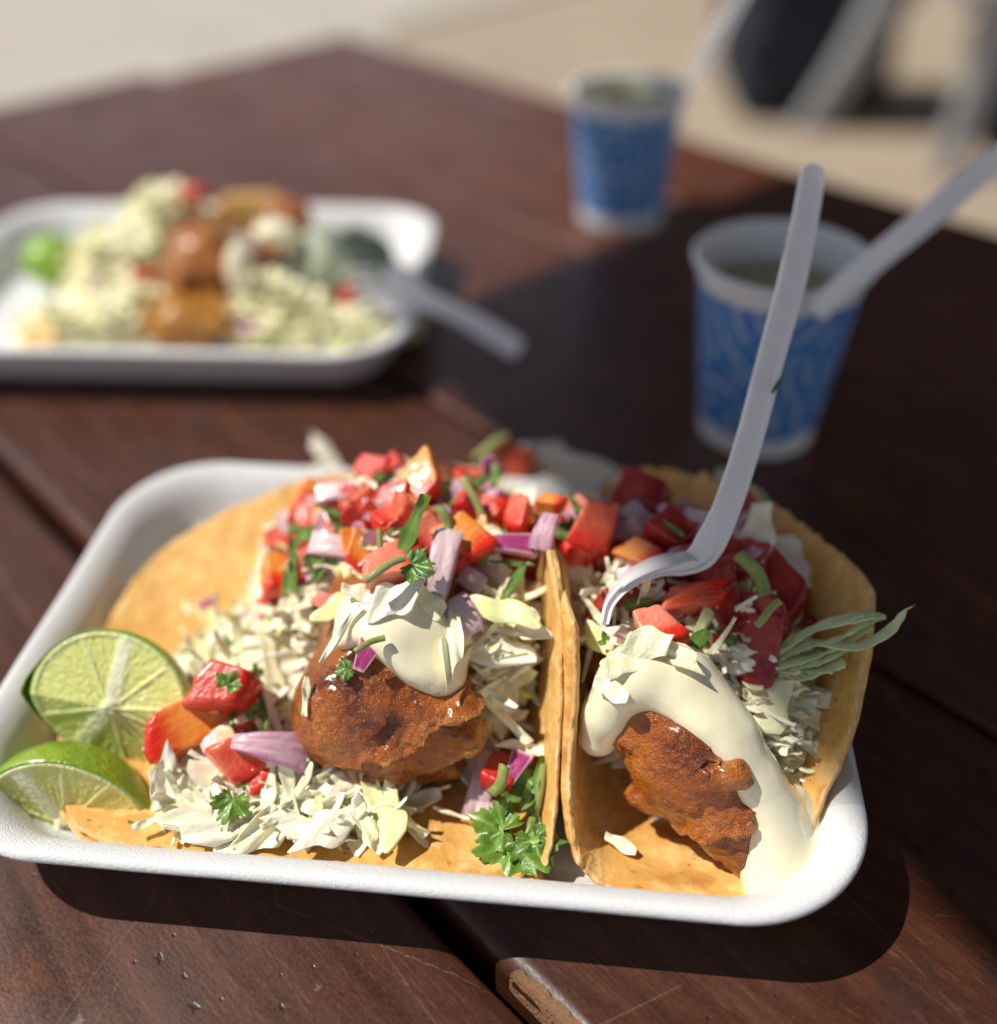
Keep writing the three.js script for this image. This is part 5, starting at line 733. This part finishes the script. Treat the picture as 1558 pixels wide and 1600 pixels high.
// --- smaller pieces that fill the piles
{
  const r = rngOf(5150); const pick = (b) => [mix(b[0], b[2], r()), mix(b[1], b[3], r())];
  const scatter = (n, b, f) => { for (let i = 0; i < n; i++) { const [x, y] = pick(b); f(x, y, i); } };
  const TONEW = ['white', 'cream white', 'yellowish', 'greenish', 'bright white', 'white', 'yellowish', 'white', 'cream white', 'white', 'bright white', 'yellowish'], TOMW = ['red', 'orange', 'deep red', 'red', 'deep red', 'pink', 'red', 'deep red', 'orange', 'red'], ONW = ['pale', 'pink-edged', 'magenta', 'pale', 'pink-edged', 'magenta', 'pale', 'pink-edged'];
  const fill = (n, b, label, group, w0, w1, o = {}) => scatter(n, b, (x, y) => { const p = hit(x, y); if (p.lost || p.y < 0.0099) return; if (creamHit(p.x, p.y, p.z) < 0.0012 || fishL0(p.x, p.y, p.z) < 0.0025 || fishR0(p.x, p.y, p.z) < 0.0025) return; const k = r() * 12 | 0, ch = r() < 0.34, l = label.replace('small', 'small ' + TONEW[k] + (ch ? ' flat' : ' narrow')); const m = cab(x, y, mix(w0, w1, r()) * (ch ? 0.9 : 1.25), k, r() * 180, l, { chunk: ch, lift: 0.35, jit: 0.5 }); m.userData.group = l + 's'; });
  fill(40, [280, 960, 470, 1190], 'small cabbage shred in the bed between rear lime and crisp fish', 'small shreds between rear lime and fish', 44, 88);
  fill(60, [250, 1195, 640, 1300], 'small cabbage shred in the front bed along the tortilla lip', 'small shreds in the front bed', 34, 76);
  fill(26, [440, 890, 560, 990], 'small cabbage shred at the upper left shoulder of the crisp fish', 'small shreds at the fish shoulder', 30, 60);
  fill(26, [730, 900, 845, 1100], 'small cabbage shred in the gap between fish and tortilla wall', 'small shreds by the tortilla wall', 34, 64);
  fill(34, [885, 880, 1010, 1060], 'small cabbage shred under the spoon bowl', 'small shreds under the spoon', 30, 60);
  fill(30, [1090, 960, 1240, 1150], 'small shaded cabbage shred behind the sauce stream', 'small shreds behind the sauce', 30, 64);
  const wisp = (n, b, label) => scatter(n, b, (x, y) => { const p = hit(x, y); if (p.lost || p.y < 0.0096 || creamHit(p.x, p.y, p.z) < 0.001) return; const m = cab(x, y, mix(90, 140, r()), r() * 10 | 0, r() * 180, label, { wisp: true, lift: 0.15, jit: 0.2, push: 0.001 }); m.userData.group = label + 's'; });
  wisp(14, [260, 1235, 600, 1295], 'long thin wisp of cabbage across the front bed');
  wisp(16, [290, 960, 470, 1170], 'long thin wisp of cabbage between rear lime and crisp fish');
  wisp(10, [740, 930, 835, 1090], 'long thin wisp of cabbage beside the tortilla wall');
  wisp(12, [890, 890, 1000, 1030], 'long thin wisp of cabbage under the spoon bowl');
  wisp(10, [1090, 960, 1220, 1120], 'long thin shaded wisp of cabbage behind the sauce stream');
  const small = (n, b, where) => { scatter(n, b, (x, y, i) => { const q = r(), hp = hit(x, y); if (hp.lost || hp.y < 0.016 || Math.abs(hp.x) > 0.1) return; const k = r() * 40 | 0; if (q < 0.40) tom(x, y, mix(26, 50, r()), where.includes('shaded') ? 10 + k % 3 : k % 10, r() * 180, 'small ' + (where.includes('shaded') ? 'dark red' : TOMW[k % 10]) + ' tomato bit ' + where, { lift: 0.25, group: 'small ' + (where.includes('shaded') ? 'dark red' : TOMW[k % 10]) + ' tomato bits ' + where, jit: 0.9 }); else if (q < 0.70) oni(x, y, mix(26, 50, r()), k % 8, r() * 180, 'small ' + ONW[k % 8] + ' onion bit ' + where, { lift: 0.3, group: 'small ' + ONW[k % 8] + ' onion bits ' + where, jit: 0.6 }); else herbBand(x, y, mix(30, 54, r()), r() * 4 | 0, r() * 180, 'small cilantro bit ' + where, { lift: 0.4, push: 0.003, group: 'small cilantro bits ' + where, jit: 0.5 }); }); };  // darker tomato kinds carry the shade of the heap in their colour
  small(120, [440, 728, 860, 890], 'in the pico heap on ' + LT);
  small(22, [425, 780, 520, 960], 'on the left slope of the pico heap');
  small(26, [850, 765, 960, 880], 'on the bridge of pico between the two tacos');
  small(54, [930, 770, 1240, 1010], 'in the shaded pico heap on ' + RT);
  small(14, [320, 1130, 440, 1230], 'around the big lilac onion trapezoid');
}

// ---------- plastic spoons ----------
// a handle: band with raised side ribs along a curve; each station is [px, py, depth, width in metres]
function handleGeo(st, th) {
  const c = new THREE.CatmullRomCurve3(st.map((s) => atDepth(s[0], s[1], s[2])), false, 'centripetal'), n = 120, pos = [], idx = [], uv = [];
  const wAt = (t) => { const k = t * (st.length - 1), i = Math.min(st.length - 2, k | 0); return mix(st[i][3], st[i + 1][3], k - i); };
  const prof = [[-1, -0.55], [-0.92, 0.35], [-0.78, 0.62], [-0.62, 0.55], [-0.46, 0.12], [0, 0.06], [0.46, 0.12], [0.62, 0.55], [0.78, 0.62], [0.92, 0.35], [1, -0.55], [0.5, -0.75], [-0.5, -0.75]], K = prof.length;
  for (let i = 0; i <= n; i++) {
    const t = i / n, p = c.getPoint(t), d = c.getTangent(t), toC = V(0, CAMH, 0).sub(p).normalize(); toC.addScaledVector(cRt, 0.28).normalize(); const side = d.clone().cross(toC).normalize(), up = side.clone().cross(d).normalize();
    let w = wAt(t) / 2; if (t < 0.03) w *= Math.sqrt(Math.max(0.02, 1 - Math.pow(1 - t / 0.03, 2)));
    const wob = 1 + 0.02 * nz(t * 60, st.length, 3);
    for (let k = 0; k < K; k++) { const q = p.clone().addScaledVector(side, prof[k][0] * w * wob).addScaledVector(up, prof[k][1] * th); pos.push(q.x, q.y, q.z); uv.push(t * 0.1, k * 0.001); }
  }
  for (let i = 0; i < n; i++) for (let k = 0; k < K; k++) { const A = i * K + k, B = i * K + (k + 1) % K; idx.push(A, B, A + K, B, B + K, A + K); }
  for (const e of [0, n]) { const b = pos.length / 3; let x = 0, y = 0, z = 0; for (let k = 0; k < K; k++) { x += pos[(e * K + k) * 3] / K; y += pos[(e * K + k) * 3 + 1] / K; z += pos[(e * K + k) * 3 + 2] / K; } pos.push(x, y, z); uv.push(0, 0); for (let k = 0; k < K; k++) e ? idx.push(b, e * K + k, e * K + (k + 1) % K) : idx.push(b, (k + 1) % K, k); }
  return toCreasedNormals(geoOf(pos, idx, uv), 0.6);
}
function worldThing(name, parts, label, category, group) { // parts: [part name, geometry in the place's axes, material]
  let b = null; for (const [, g] of parts) { g.computeBoundingBox(); b ? b.union(g.boundingBox) : (b = g.boundingBox.clone()); }
  const c = V((b.min.x + b.max.x) / 2, b.min.y, (b.min.z + b.max.z) / 2);
  if (parts.length === 1) { parts[0][1].translate(-c.x, -c.y, -c.z); const o = mesh(name, parts[0][1], parts[0][2]); o.position.copy(c); return tag(o, label, category, group); }
  const t = thing(name, label, category, group); t.position.copy(c); for (const [n, g, m] of parts) { g.translate(-c.x, -c.y, -c.z); mesh(n, g, m, t); } return t;
}
{
  const bend = at(1104, 858, 0.060), d0 = bend.clone().sub(V(0, CAMH, 0)).dot(fw);
  const hg = handleGeo([[1271, 256, d0 * 1.07, 0.0057], [1268, 290, d0 * 1.068, 0.0065], [1243, 420, d0 * 1.05, 0.0072], [1203, 570, d0 * 1.03, 0.0067], [1168, 700, d0 * 1.015, 0.0065], [1134, 800, d0 * 1.004, 0.0067], [1111, 848, d0, 0.0074], [1096, 869, d0 * 0.999, 0.0067], [1070, 883, d0 * 0.997, 0.0048], [1038, 890, d0 * 0.994, 0.0031], [1004, 901, d0 * 0.988, 0.0026], [974, 920, d0 * 0.980, 0.0024], [953, 945, d0 * 0.972, 0.0022], [945, 974, d0 * 0.968, 0.0019]], 0.0012);
  // the bowl, an open shell seen from its edge
  const edge = new THREE.CatmullRomCurve3([[1082, 874, 0.0605], [1048, 884, 0.0600], [1008, 898, 0.0590], [974, 918, 0.0570], [952, 944, 0.0530], [944, 978, 0.0480]].map(([x, y, h]) => at(x, y, h)));
  const nb = 46, mb = 20, pos = [], idx = [], uv = []; const sideL = cRt.clone().multiplyScalar(0.45).addScaledVector(UPV, -0.75).add(V(0.1, 0, -0.55)).normalize();
  for (let s = 0; s < 2; s++) for (let i = 0; i <= nb; i++) for (let j = 0; j <= mb; j++) { const u = i / nb, v = j / mb, p = edge.getPoint(u), d = edge.getTangent(u), w = 0.021 * Math.pow(Math.sin(Math.PI * clamp(0.10 + 0.66 * u)), 0.7) * (u < 0.15 ? 0.45 + 3.6 * u : 1), nn = sideL.clone().cross(d).normalize(); const dep = 0.0055 * Math.sin(Math.PI * v) * Math.pow(Math.sin(Math.PI * clamp(u)), 0.5), th = s ? 0.0010 : 0; p.addScaledVector(sideL, v * w).addScaledVector(nn, dep + th - (v < 0.06 ? 0.0004 : 0)); pos.push(p.x, p.y, p.z); uv.push(u * 0.04, v * 0.02); }
  const S = (nb + 1) * (mb + 1), I = (s, i, j) => s * S + i * (mb + 1) + j;
  for (let i = 0; i < nb; i++) for (let j = 0; j < mb; j++) { idx.push(I(0, i, j), I(0, i, j + 1), I(0, i + 1, j), I(0, i, j + 1), I(0, i + 1, j + 1), I(0, i + 1, j)); idx.push(I(1, i, j), I(1, i + 1, j), I(1, i, j + 1), I(1, i, j + 1), I(1, i + 1, j), I(1, i + 1, j + 1)); }
  const rim = []; for (let i = 0; i <= nb; i++) rim.push([i, 0]); for (let j = 1; j <= mb; j++) rim.push([nb, j]); for (let i = nb - 1; i >= 0; i--) rim.push([i, mb]); for (let j = mb - 1; j >= 1; j--) rim.push([0, j]);
  for (let q = 0; q < rim.length; q++) { const a = rim[q], b = rim[(q + 1) % rim.length]; idx.push(I(0, ...a), I(0, ...b), I(1, ...a), I(0, ...b), I(1, ...b), I(1, ...a)); }
  const thinPl = P({ color: rgb(0.82, 0.81, 0.81), roughness: 0.95, transmission: 0.3, clearcoat: 0.8, clearcoatRoughness: 0.2 });
  const speck = new THREE.SphereGeometry(0.0009, 12, 8); speck.scale(0.5, 3.2, 0.5); speck.rotateZ(-0.35); const sp = atDepth(1206, 602, d0 * 1.018); speck.translate(sp.x + 0.0012, sp.y, sp.z);
  worldThing('plastic_spoon', [['handle', hg, plasticM], ['bowl', geoOf(pos, idx, uv), thinPl], ['herb_speck', paint(speck, () => [0.05, 0.12, 0.03]), herbM]], 'white plastic spoon standing upright with its bowl pushed into the taco filling', 'spoon');
}

// ---------- paper cups ----------
const cupPrint = (() => {
  const centers = []; const r = rngOf(12); for (let i = 0; i < 26; i++) centers.push([r() * 1.0, 0.08 + r() * 0.84, r() * 6.28, 0.8 + r() * 0.5]);
  return tex(1024, 512, (u, v) => {
    const white = [0.80, 0.80, 0.79]; const e = 0.012 * Math.sin(u * 60) * 0.3;
    if (v < 0.115 + e || v > 0.885 + e) return lin(white);
    let b = 9, bi = 0, ang = 0; centers.forEach((c, i) => { let du = Math.abs(u - c[0]); if (du > 0.5) du = 1 - du; const x = du * 3.0, y = (v - c[1]) * 1.15, d = Math.hypot(x, y) * c[3]; if (d < b) { b = d; bi = i; ang = Math.atan2(y, (u - c[0]) * 3); } });
    const w = Math.sin(b * 46 + ang * 1.0 + centers[bi][2] + 0.8 * nz(u * 9, v * 5, 2)), st = sstep(0.3, 0.62, w) * sstep(-0.35, 0.05, nz(u * 14 + bi, v * 7, bi));
    const tone = fbm(u * 10, v * 6, 4, 3);
    return lin(mix3(mix3([0.035, 0.19, 0.50], [0.07, 0.26, 0.58], clamp(0.5 + tone)), [0.46, 0.54, 0.66], 0.8 * st));
  }, true, THREE.RepeatWrapping);
})();
function paperCup(label, rb, rt, h, soupLabel, soupY) {
  const t = thing('paper_cup', label, 'cup');
  const paper = P({ color: rgb(0.80, 0.80, 0.79), roughness: 0.5, clearcoat: 0.2, clearcoatRoughness: 0.3 }), printM = P({ map: cupPrint, roughness: 0.45, clearcoat: 0.25, clearcoatRoughness: 0.3 });
  const out = []; for (let i = 0; i <= 30; i++) { const u = i / 30; out.push(new THREE.Vector2(mix(rb, rt, u), mix(0.0005, h - 0.0015, u))); }
  const wall = new THREE.LatheGeometry(out, 96); { const p = wall.attributes.position, w = wall.attributes.uv; for (let i = 0; i < p.count; i++) w.setY(i, p.getY(i) / h); }
  mesh('printed_wall', wall, printM, t);
  const inner = []; for (let i = 0; i <= 20; i++) { const u = i / 20; inner.push(new THREE.Vector2(mix(rt - 0.0005, rb - 0.0005, u), mix(h - 0.0015, 0.004, u))); } inner.push(new THREE.Vector2(0.0001, 0.004)); inner.push(new THREE.Vector2(0.0001, 0.002)); inner.push(new THREE.Vector2(rb - 0.0012, 0.002)); inner.push(new THREE.Vector2(rb - 0.0012, 0)); inner.push(new THREE.Vector2(rb, 0)); inner.push(new THREE.Vector2(rb, 0.0005));
  mesh('inside', new THREE.LatheGeometry(inner, 96), paper, t);
  const rg = new THREE.TorusGeometry(rt + 0.0004, 0.0016, 12, 96); rg.rotateX(Math.PI / 2); rg.translate(0, h - 0.0008, 0); mesh('rolled_rim', rg, paper, t);
  return t;
}
function soupIn(cup, y, rb, rt, h, label, seed) {
  const R = mix(rb, rt, y / h) - 0.0008, g = new THREE.CircleGeometry(R, 72), base = new THREE.RingGeometry(0.00001, R, 72, 24); g.dispose(); base.rotateX(-Math.PI / 2); const p = base.attributes.position; for (let i = 0; i < p.count; i++) { const x = p.getX(i), z = p.getZ(i); p.setY(i, 0.0004 * fbm(x * 120 + seed, z * 120, 1, 2)); } base.computeVertexNormals();
  paint(base, (x, yy, z) => { const n = fbm(x * 90 + seed, z * 90, 3, 4), m = fbm(x * 240, z * 240 + seed, 5, 2); let c = mix3([0.20, 0.19, 0.04], [0.34, 0.33, 0.08], clamp(0.5 + n * 1.4)); c = mix3(c, [0.09, 0.17, 0.02], sstep(0.12, 0.3, m)); return mix3(c, [0.55, 0.5, 0.24], sstep(0.24, 0.42, n)); });
  // bits afloat
  const r = rngOf(seed), list = [base]; const o = mesh('broth', base, P({ vertexColors: true, roughness: 0.25, clearcoat: 1, clearcoatRoughness: 0.05 })); o.position.copy(cup.position).add(V(0, y, 0)); tag(o, label, 'soup'); return o;
}
const cupN = paperCup('blue swirl-printed paper cup nearest the tacos, with a white spoon leaning in it', 0.0206, 0.0280, 0.068); cupN.position.set(0.0955, 0.0005, -0.3218); cupN.rotation.y = 0.6;
const cupF = paperCup('blurred blue paper cup farthest away, standing half in the sun', 0.0212, 0.0274, 0.0645); cupF.position.set(0.0653, 0.0005, -0.5205); cupF.rotation.y = 2.3;
soupIn(cupN, 0.0545, 0.0206, 0.0280, 0.068, 'olive green broth inside the cup with the leaning spoon', 21);
soupIn(cupF, 0.0575, 0.0212, 0.0274, 0.0645, 'olive broth inside the farthest blurred cup', 33);
{ // pale potato-like bits at the surface of the far cup
  const g = nets((x, y, z) => Math.hypot(x, y * 1.5, z) - 0.009 + 0.002 * fbm(x * 200, y * 200, z * 200, 2), [-0.013, -0.01, -0.013], [0.013, 0.01, 0.013], 0.0008); paint(g, (x, y, z) => mix3([0.5, 0.42, 0.16], [0.72, 0.66, 0.34], clamp(0.5 + fbm(x * 150, y * 150, z * 150, 2))));
  const o = mesh('broth_lump', g, cabbageM); o.position.copy(cupF.position).add(V(-0.008, 0.0595, 0.002)); tag(o, 'pale yellow lump floating in the farthest cup', 'soup');
}
{
  const d = 0.318, sp = handleGeo([[1660, 185, d * 1.03, 0.0065], [1600, 222, d * 1.02, 0.0079], [1530, 272, d * 1.01, 0.0086], [1450, 340, d * 1.0, 0.0084], [1370, 405, d, 0.0079], [1310, 455, d, 0.0074], [1275, 490, d * 1.0, 0.0071]], 0.0013);
  worldThing('plastic_spoon', [['handle', sp, plasticM]], 'white plastic spoon leaning to the right out of the nearer cup', 'spoon');
  const e = 0.575, sf = handleGeo([[1185, -60, e * 1.0, 0.0068], [1150, 2, e, 0.0070], [1110, 75, e, 0.0066], [1075, 135, e, 0.006], [1045, 180, e, 0.006]], 0.001);
  worldThing('plastic_spoon', [['handle', sf, plasticM]], 'blurred thin white spoon handle rising from the farthest cup', 'spoon');
}

// ---------- the far tray's food ----------
{
  const lump = (name, label, cat, px, py, h, rx, ry, rz, m, col, seed, amp = 0.004, yaw = 0) => {
    const g = nets((x, y, z) => { const k = Math.hypot(x / rx, y / ry, z / rz), d = (k - 1) * Math.min(rx, ry, rz); return d - amp * (ridge(x * 55 + seed, y * 55, z * 55, 2) - 0.45) - amp * 0.6 * fbm(x * 90, y * 90 + seed, z * 90, 3); }, [-rx * 1.35, -ry * 1.35, -rz * 1.35], [rx * 1.35, ry * 1.35, rz * 1.35], 0.0012);
    paint(g, (x, y, z) => col(fbm(x * 80 + seed, y * 80, z * 80, 4), fbm(x * 260, y * 260, z * 260 + seed, 3))); const o = mesh(name, g, m); o.position.copy(at(px, py, h)); o.rotation.y = yaw; return tag(o, label, cat);
  };
  const brown = (n, f) => mix3(mix3([0.34, 0.09, 0.010], [0.58, 0.20, 0.025], clamp(0.5 + 1.3 * n)), [0.5, 0.24, 0.06], 0.6 * sstep(0.15, 0.4, f));
  const golden = (n, f) => mix3([0.52, 0.19, 0.012], [0.72, 0.33, 0.03], clamp(0.5 + 1.3 * n + 0.3 * f));
  lump('fried_fish', 'round brown fried fish piece in the middle of the far tray', 'fried fish', 312, 412, 0.032, 0.018, 0.015, 0.015, batterM, brown, 11, 0.008);
  lump('fried_fish', 'golden fried fish piece low at the front of the far tray', 'fried fish', 292, 500, 0.018, 0.020, 0.010, 0.012, batterM, golden, 12, 0.007);
  lump('fried_fish', 'brown fried fish piece at the back of the far tray, whitened with cream', 'fried fish', 445, 375, 0.030, 0.013, 0.018, 0.016, batterM, brown, 13);
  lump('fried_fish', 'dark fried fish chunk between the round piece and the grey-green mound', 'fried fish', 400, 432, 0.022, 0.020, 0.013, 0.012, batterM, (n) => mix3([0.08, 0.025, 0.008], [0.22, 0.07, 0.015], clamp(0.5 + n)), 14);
  lump('sauce_blob', 'white cream streak on the back fish piece of the far tray', 'sauce', 375, 425, 0.034, 0.006, 0.012, 0.006, creamM, () => [0.8, 0.75, 0.6], 15, 0.001);
  lump('sauce_blob', 'pale cream cap on the reddish fish at the back of the far tray', 'sauce', 430, 362, 0.044, 0.009, 0.005, 0.008, creamM, () => [0.8, 0.75, 0.6], 25, 0.001);
  lump('cabbage_mound', 'cabbage mound beside the fork on the far tray, shade painted in as grey-green', 'cabbage', 532, 412, 0.026, 0.026, 0.016, 0.018, cabbageM, (n, f) => mix3([0.30, 0.36, 0.24], [0.46, 0.50, 0.36], clamp(0.5 + n + f)), 16, 0.003);  // cabbage colour dulled to grey-green to paint in its shade
  lump('tortilla_piece', 'yellow tortilla edge at the back of the far tray', 'tortilla', 398, 336, 0.026, 0.021, 0.012, 0.004, tortM, () => [1, 1, 1], 17, 0.001, 0.1);
  lump('tortilla_piece', 'orange tortilla corner at the front left of the far tray', 'tortilla', 78, 520, 0.012, 0.012, 0.004, 0.012, tortM, () => [1, 1, 1], 19, 0.001);
  lump('tomato_piece', 'small bright red tomato on top of the cabbage of the far tray', 'tomato', 304, 303, 0.040, 0.0062, 0.005, 0.006, tomatoM, () => [0.62, 0.03, 0.015], 18, 0.001);
  lump('tomato_piece', 'orange-red tomato bit at the back right of the far tray', 'tomato', 466, 336, 0.036, 0.006, 0.006, 0.006, tomatoM, () => [0.64, 0.09, 0.03], 28, 0.001);
  lump('lime_wedge', 'bright green lime piece at the left end of the far tray', 'lime', 82, 408, 0.022, 0.0125, 0.0115, 0.0125, rindM, (n) => mix3([0.20, 0.42, 0.010], [0.36, 0.56, 0.05], clamp(0.5 + n)), 20, 0.0006);
  // heaps of shreds
  const mini = []; for (let i = 0; i < 8; i++) mini.push(strip({ seed: 980 + i, n: 6, len: 0.016, w: 0.0055, th: 0.0007, curl: 0.7, twist: 0.4, wave: 0.05, cup: 0.2, ends: 0.4, color: cabColor([0, 1, 2, 1, 0, 2, 3, 1][i], i) }));
  const heap = (label, spots, n, seed) => { const r = rngOf(seed), list = [], q = new THREE.Quaternion(), e = new THREE.Euler(); for (const [px, py, h, rx, rz] of spots) { const c = at(px, py, h * 0.55), dome = new THREE.SphereGeometry(1, 28, 16, 0, 6.2832, 0, Math.PI / 2); dome.scale(rx, h, rz); dome.translate(c.x, 0.0042, c.z); boxUV(dome); paint(dome, () => [0.86, 0.80, 0.46]); list.push(dome); for (let i = 0; i < n; i++) { const a = r() * 6.28, k = Math.sqrt(r()), x = Math.cos(a) * k, z = Math.sin(a) * k, y = h * Math.sqrt(1 - k * k); e.set(rr(-0.35, 0.35, r), r() * 6.28, rr(-0.35, 0.35, r)); q.setFromEuler(e); const g = mini[r() * 8 | 0].clone(); g.applyMatrix4(new THREE.Matrix4().compose(V(c.x + x * rx, 0.0042 + y, c.z + z * rz), q, V(1, 1, 1))); list.push(g); } } for (const g of list) if (!g.attributes.color) paint(g, () => [0.86, 0.80, 0.46]); const o = worldThing('shredded_cabbage', [['heap', mergeGeometries(list), cabbageM]], label, 'cabbage'); o.userData.kind = 'stuff'; };
  heap('tall heap of shredded cabbage over the left part of the far tray', [[262, 370, 0.035, 0.020, 0.024], [190, 430, 0.029, 0.028, 0.026], [120, 520, 0.014, 0.022, 0.018], [200, 510, 0.020, 0.020, 0.016]], 110, 61);
  heap('low heap of shredded cabbage in front of the fork on the far tray', [[430, 500, 0.022, 0.022, 0.016], [500, 530, 0.014, 0.026, 0.014]], 110, 62);
  heap('shaded greenish cabbage scraps at the right front of the far tray', [[580, 510, 0.013, 0.020, 0.014]], 90, 63);
  // crumbs of salsa over the far tray
  { const r = rngOf(717); for (let i = 0; i < 26; i++) { const px = mix(130, 600, r()), py = mix(330, 530, r()), p = at(px, py, mix(0.028, 0.016, (py - 330) / 200)), k = i % 3, s = mix(0.005, 0.009, r()); const where = px < 300 ? 'over the left heap of cabbage on the far tray' : px < 430 ? 'among the fish pieces on the far tray' : 'near the fork on the far tray'; const m = piece(k === 0 ? 'tomato_piece' : k === 1 ? 'onion_piece' : 'cilantro_leaf', k === 0 ? tomatoKinds[i % 10] : k === 1 ? onionKinds[i % 8] : herbStrips[i % 4], k === 0 ? tomatoM : k === 1 ? onionM : herbM); m.position.copy(p); m.scale.setScalar(s); m.rotation.set(r() * 0.6, r() * 6, r() * 0.6); const w = ['tomato', 'onion', 'cilantro'][k]; tag(m, 'blurred ' + w + ' bit ' + where, w, 'blurred ' + w + ' bits ' + where); } }
  // fork
  const d1 = at(640, 470, 0.026).sub(V(0, CAMH, 0)).dot(fw), hd = handleGeo([[812, 548, d1 * 0.985, 0.0080], [800, 540, d1 * 0.985, 0.0092], [760, 515, d1 * 0.99, 0.0090], [715, 490, d1 * 0.995, 0.0078], [670, 470, d1, 0.0085], [640, 460, d1 * 1.002, 0.0140]], 0.0012), parts = [['handle', hd, plasticM]];
  const hg2 = handleGeo([[650, 463, d1 * 1.001, 0.0160], [620, 452, d1 * 1.004, 0.0200], [598, 448, d1 * 1.008, 0.0200]], 0.001); parts.push(['head', hg2, plasticM]);
  for (let k = 0; k < 4; k++) { const o = (k - 1.5) * 16; parts.push(['tine', handleGeo([[600 + o * 0.35, 449 + o, d1 * 1.007, 0.0028], [575 + o * 0.35, 446 + o, d1 * 1.01, 0.0024], [548 + o * 0.35, 452 + o, d1 * 1.012, 0.0012]], 0.0008), plasticM]); }
  worldThing('plastic_fork', parts, 'white plastic fork resting on the corner of the far tray, handle over the table', 'fork');
}
renderer.render(scene, camera);
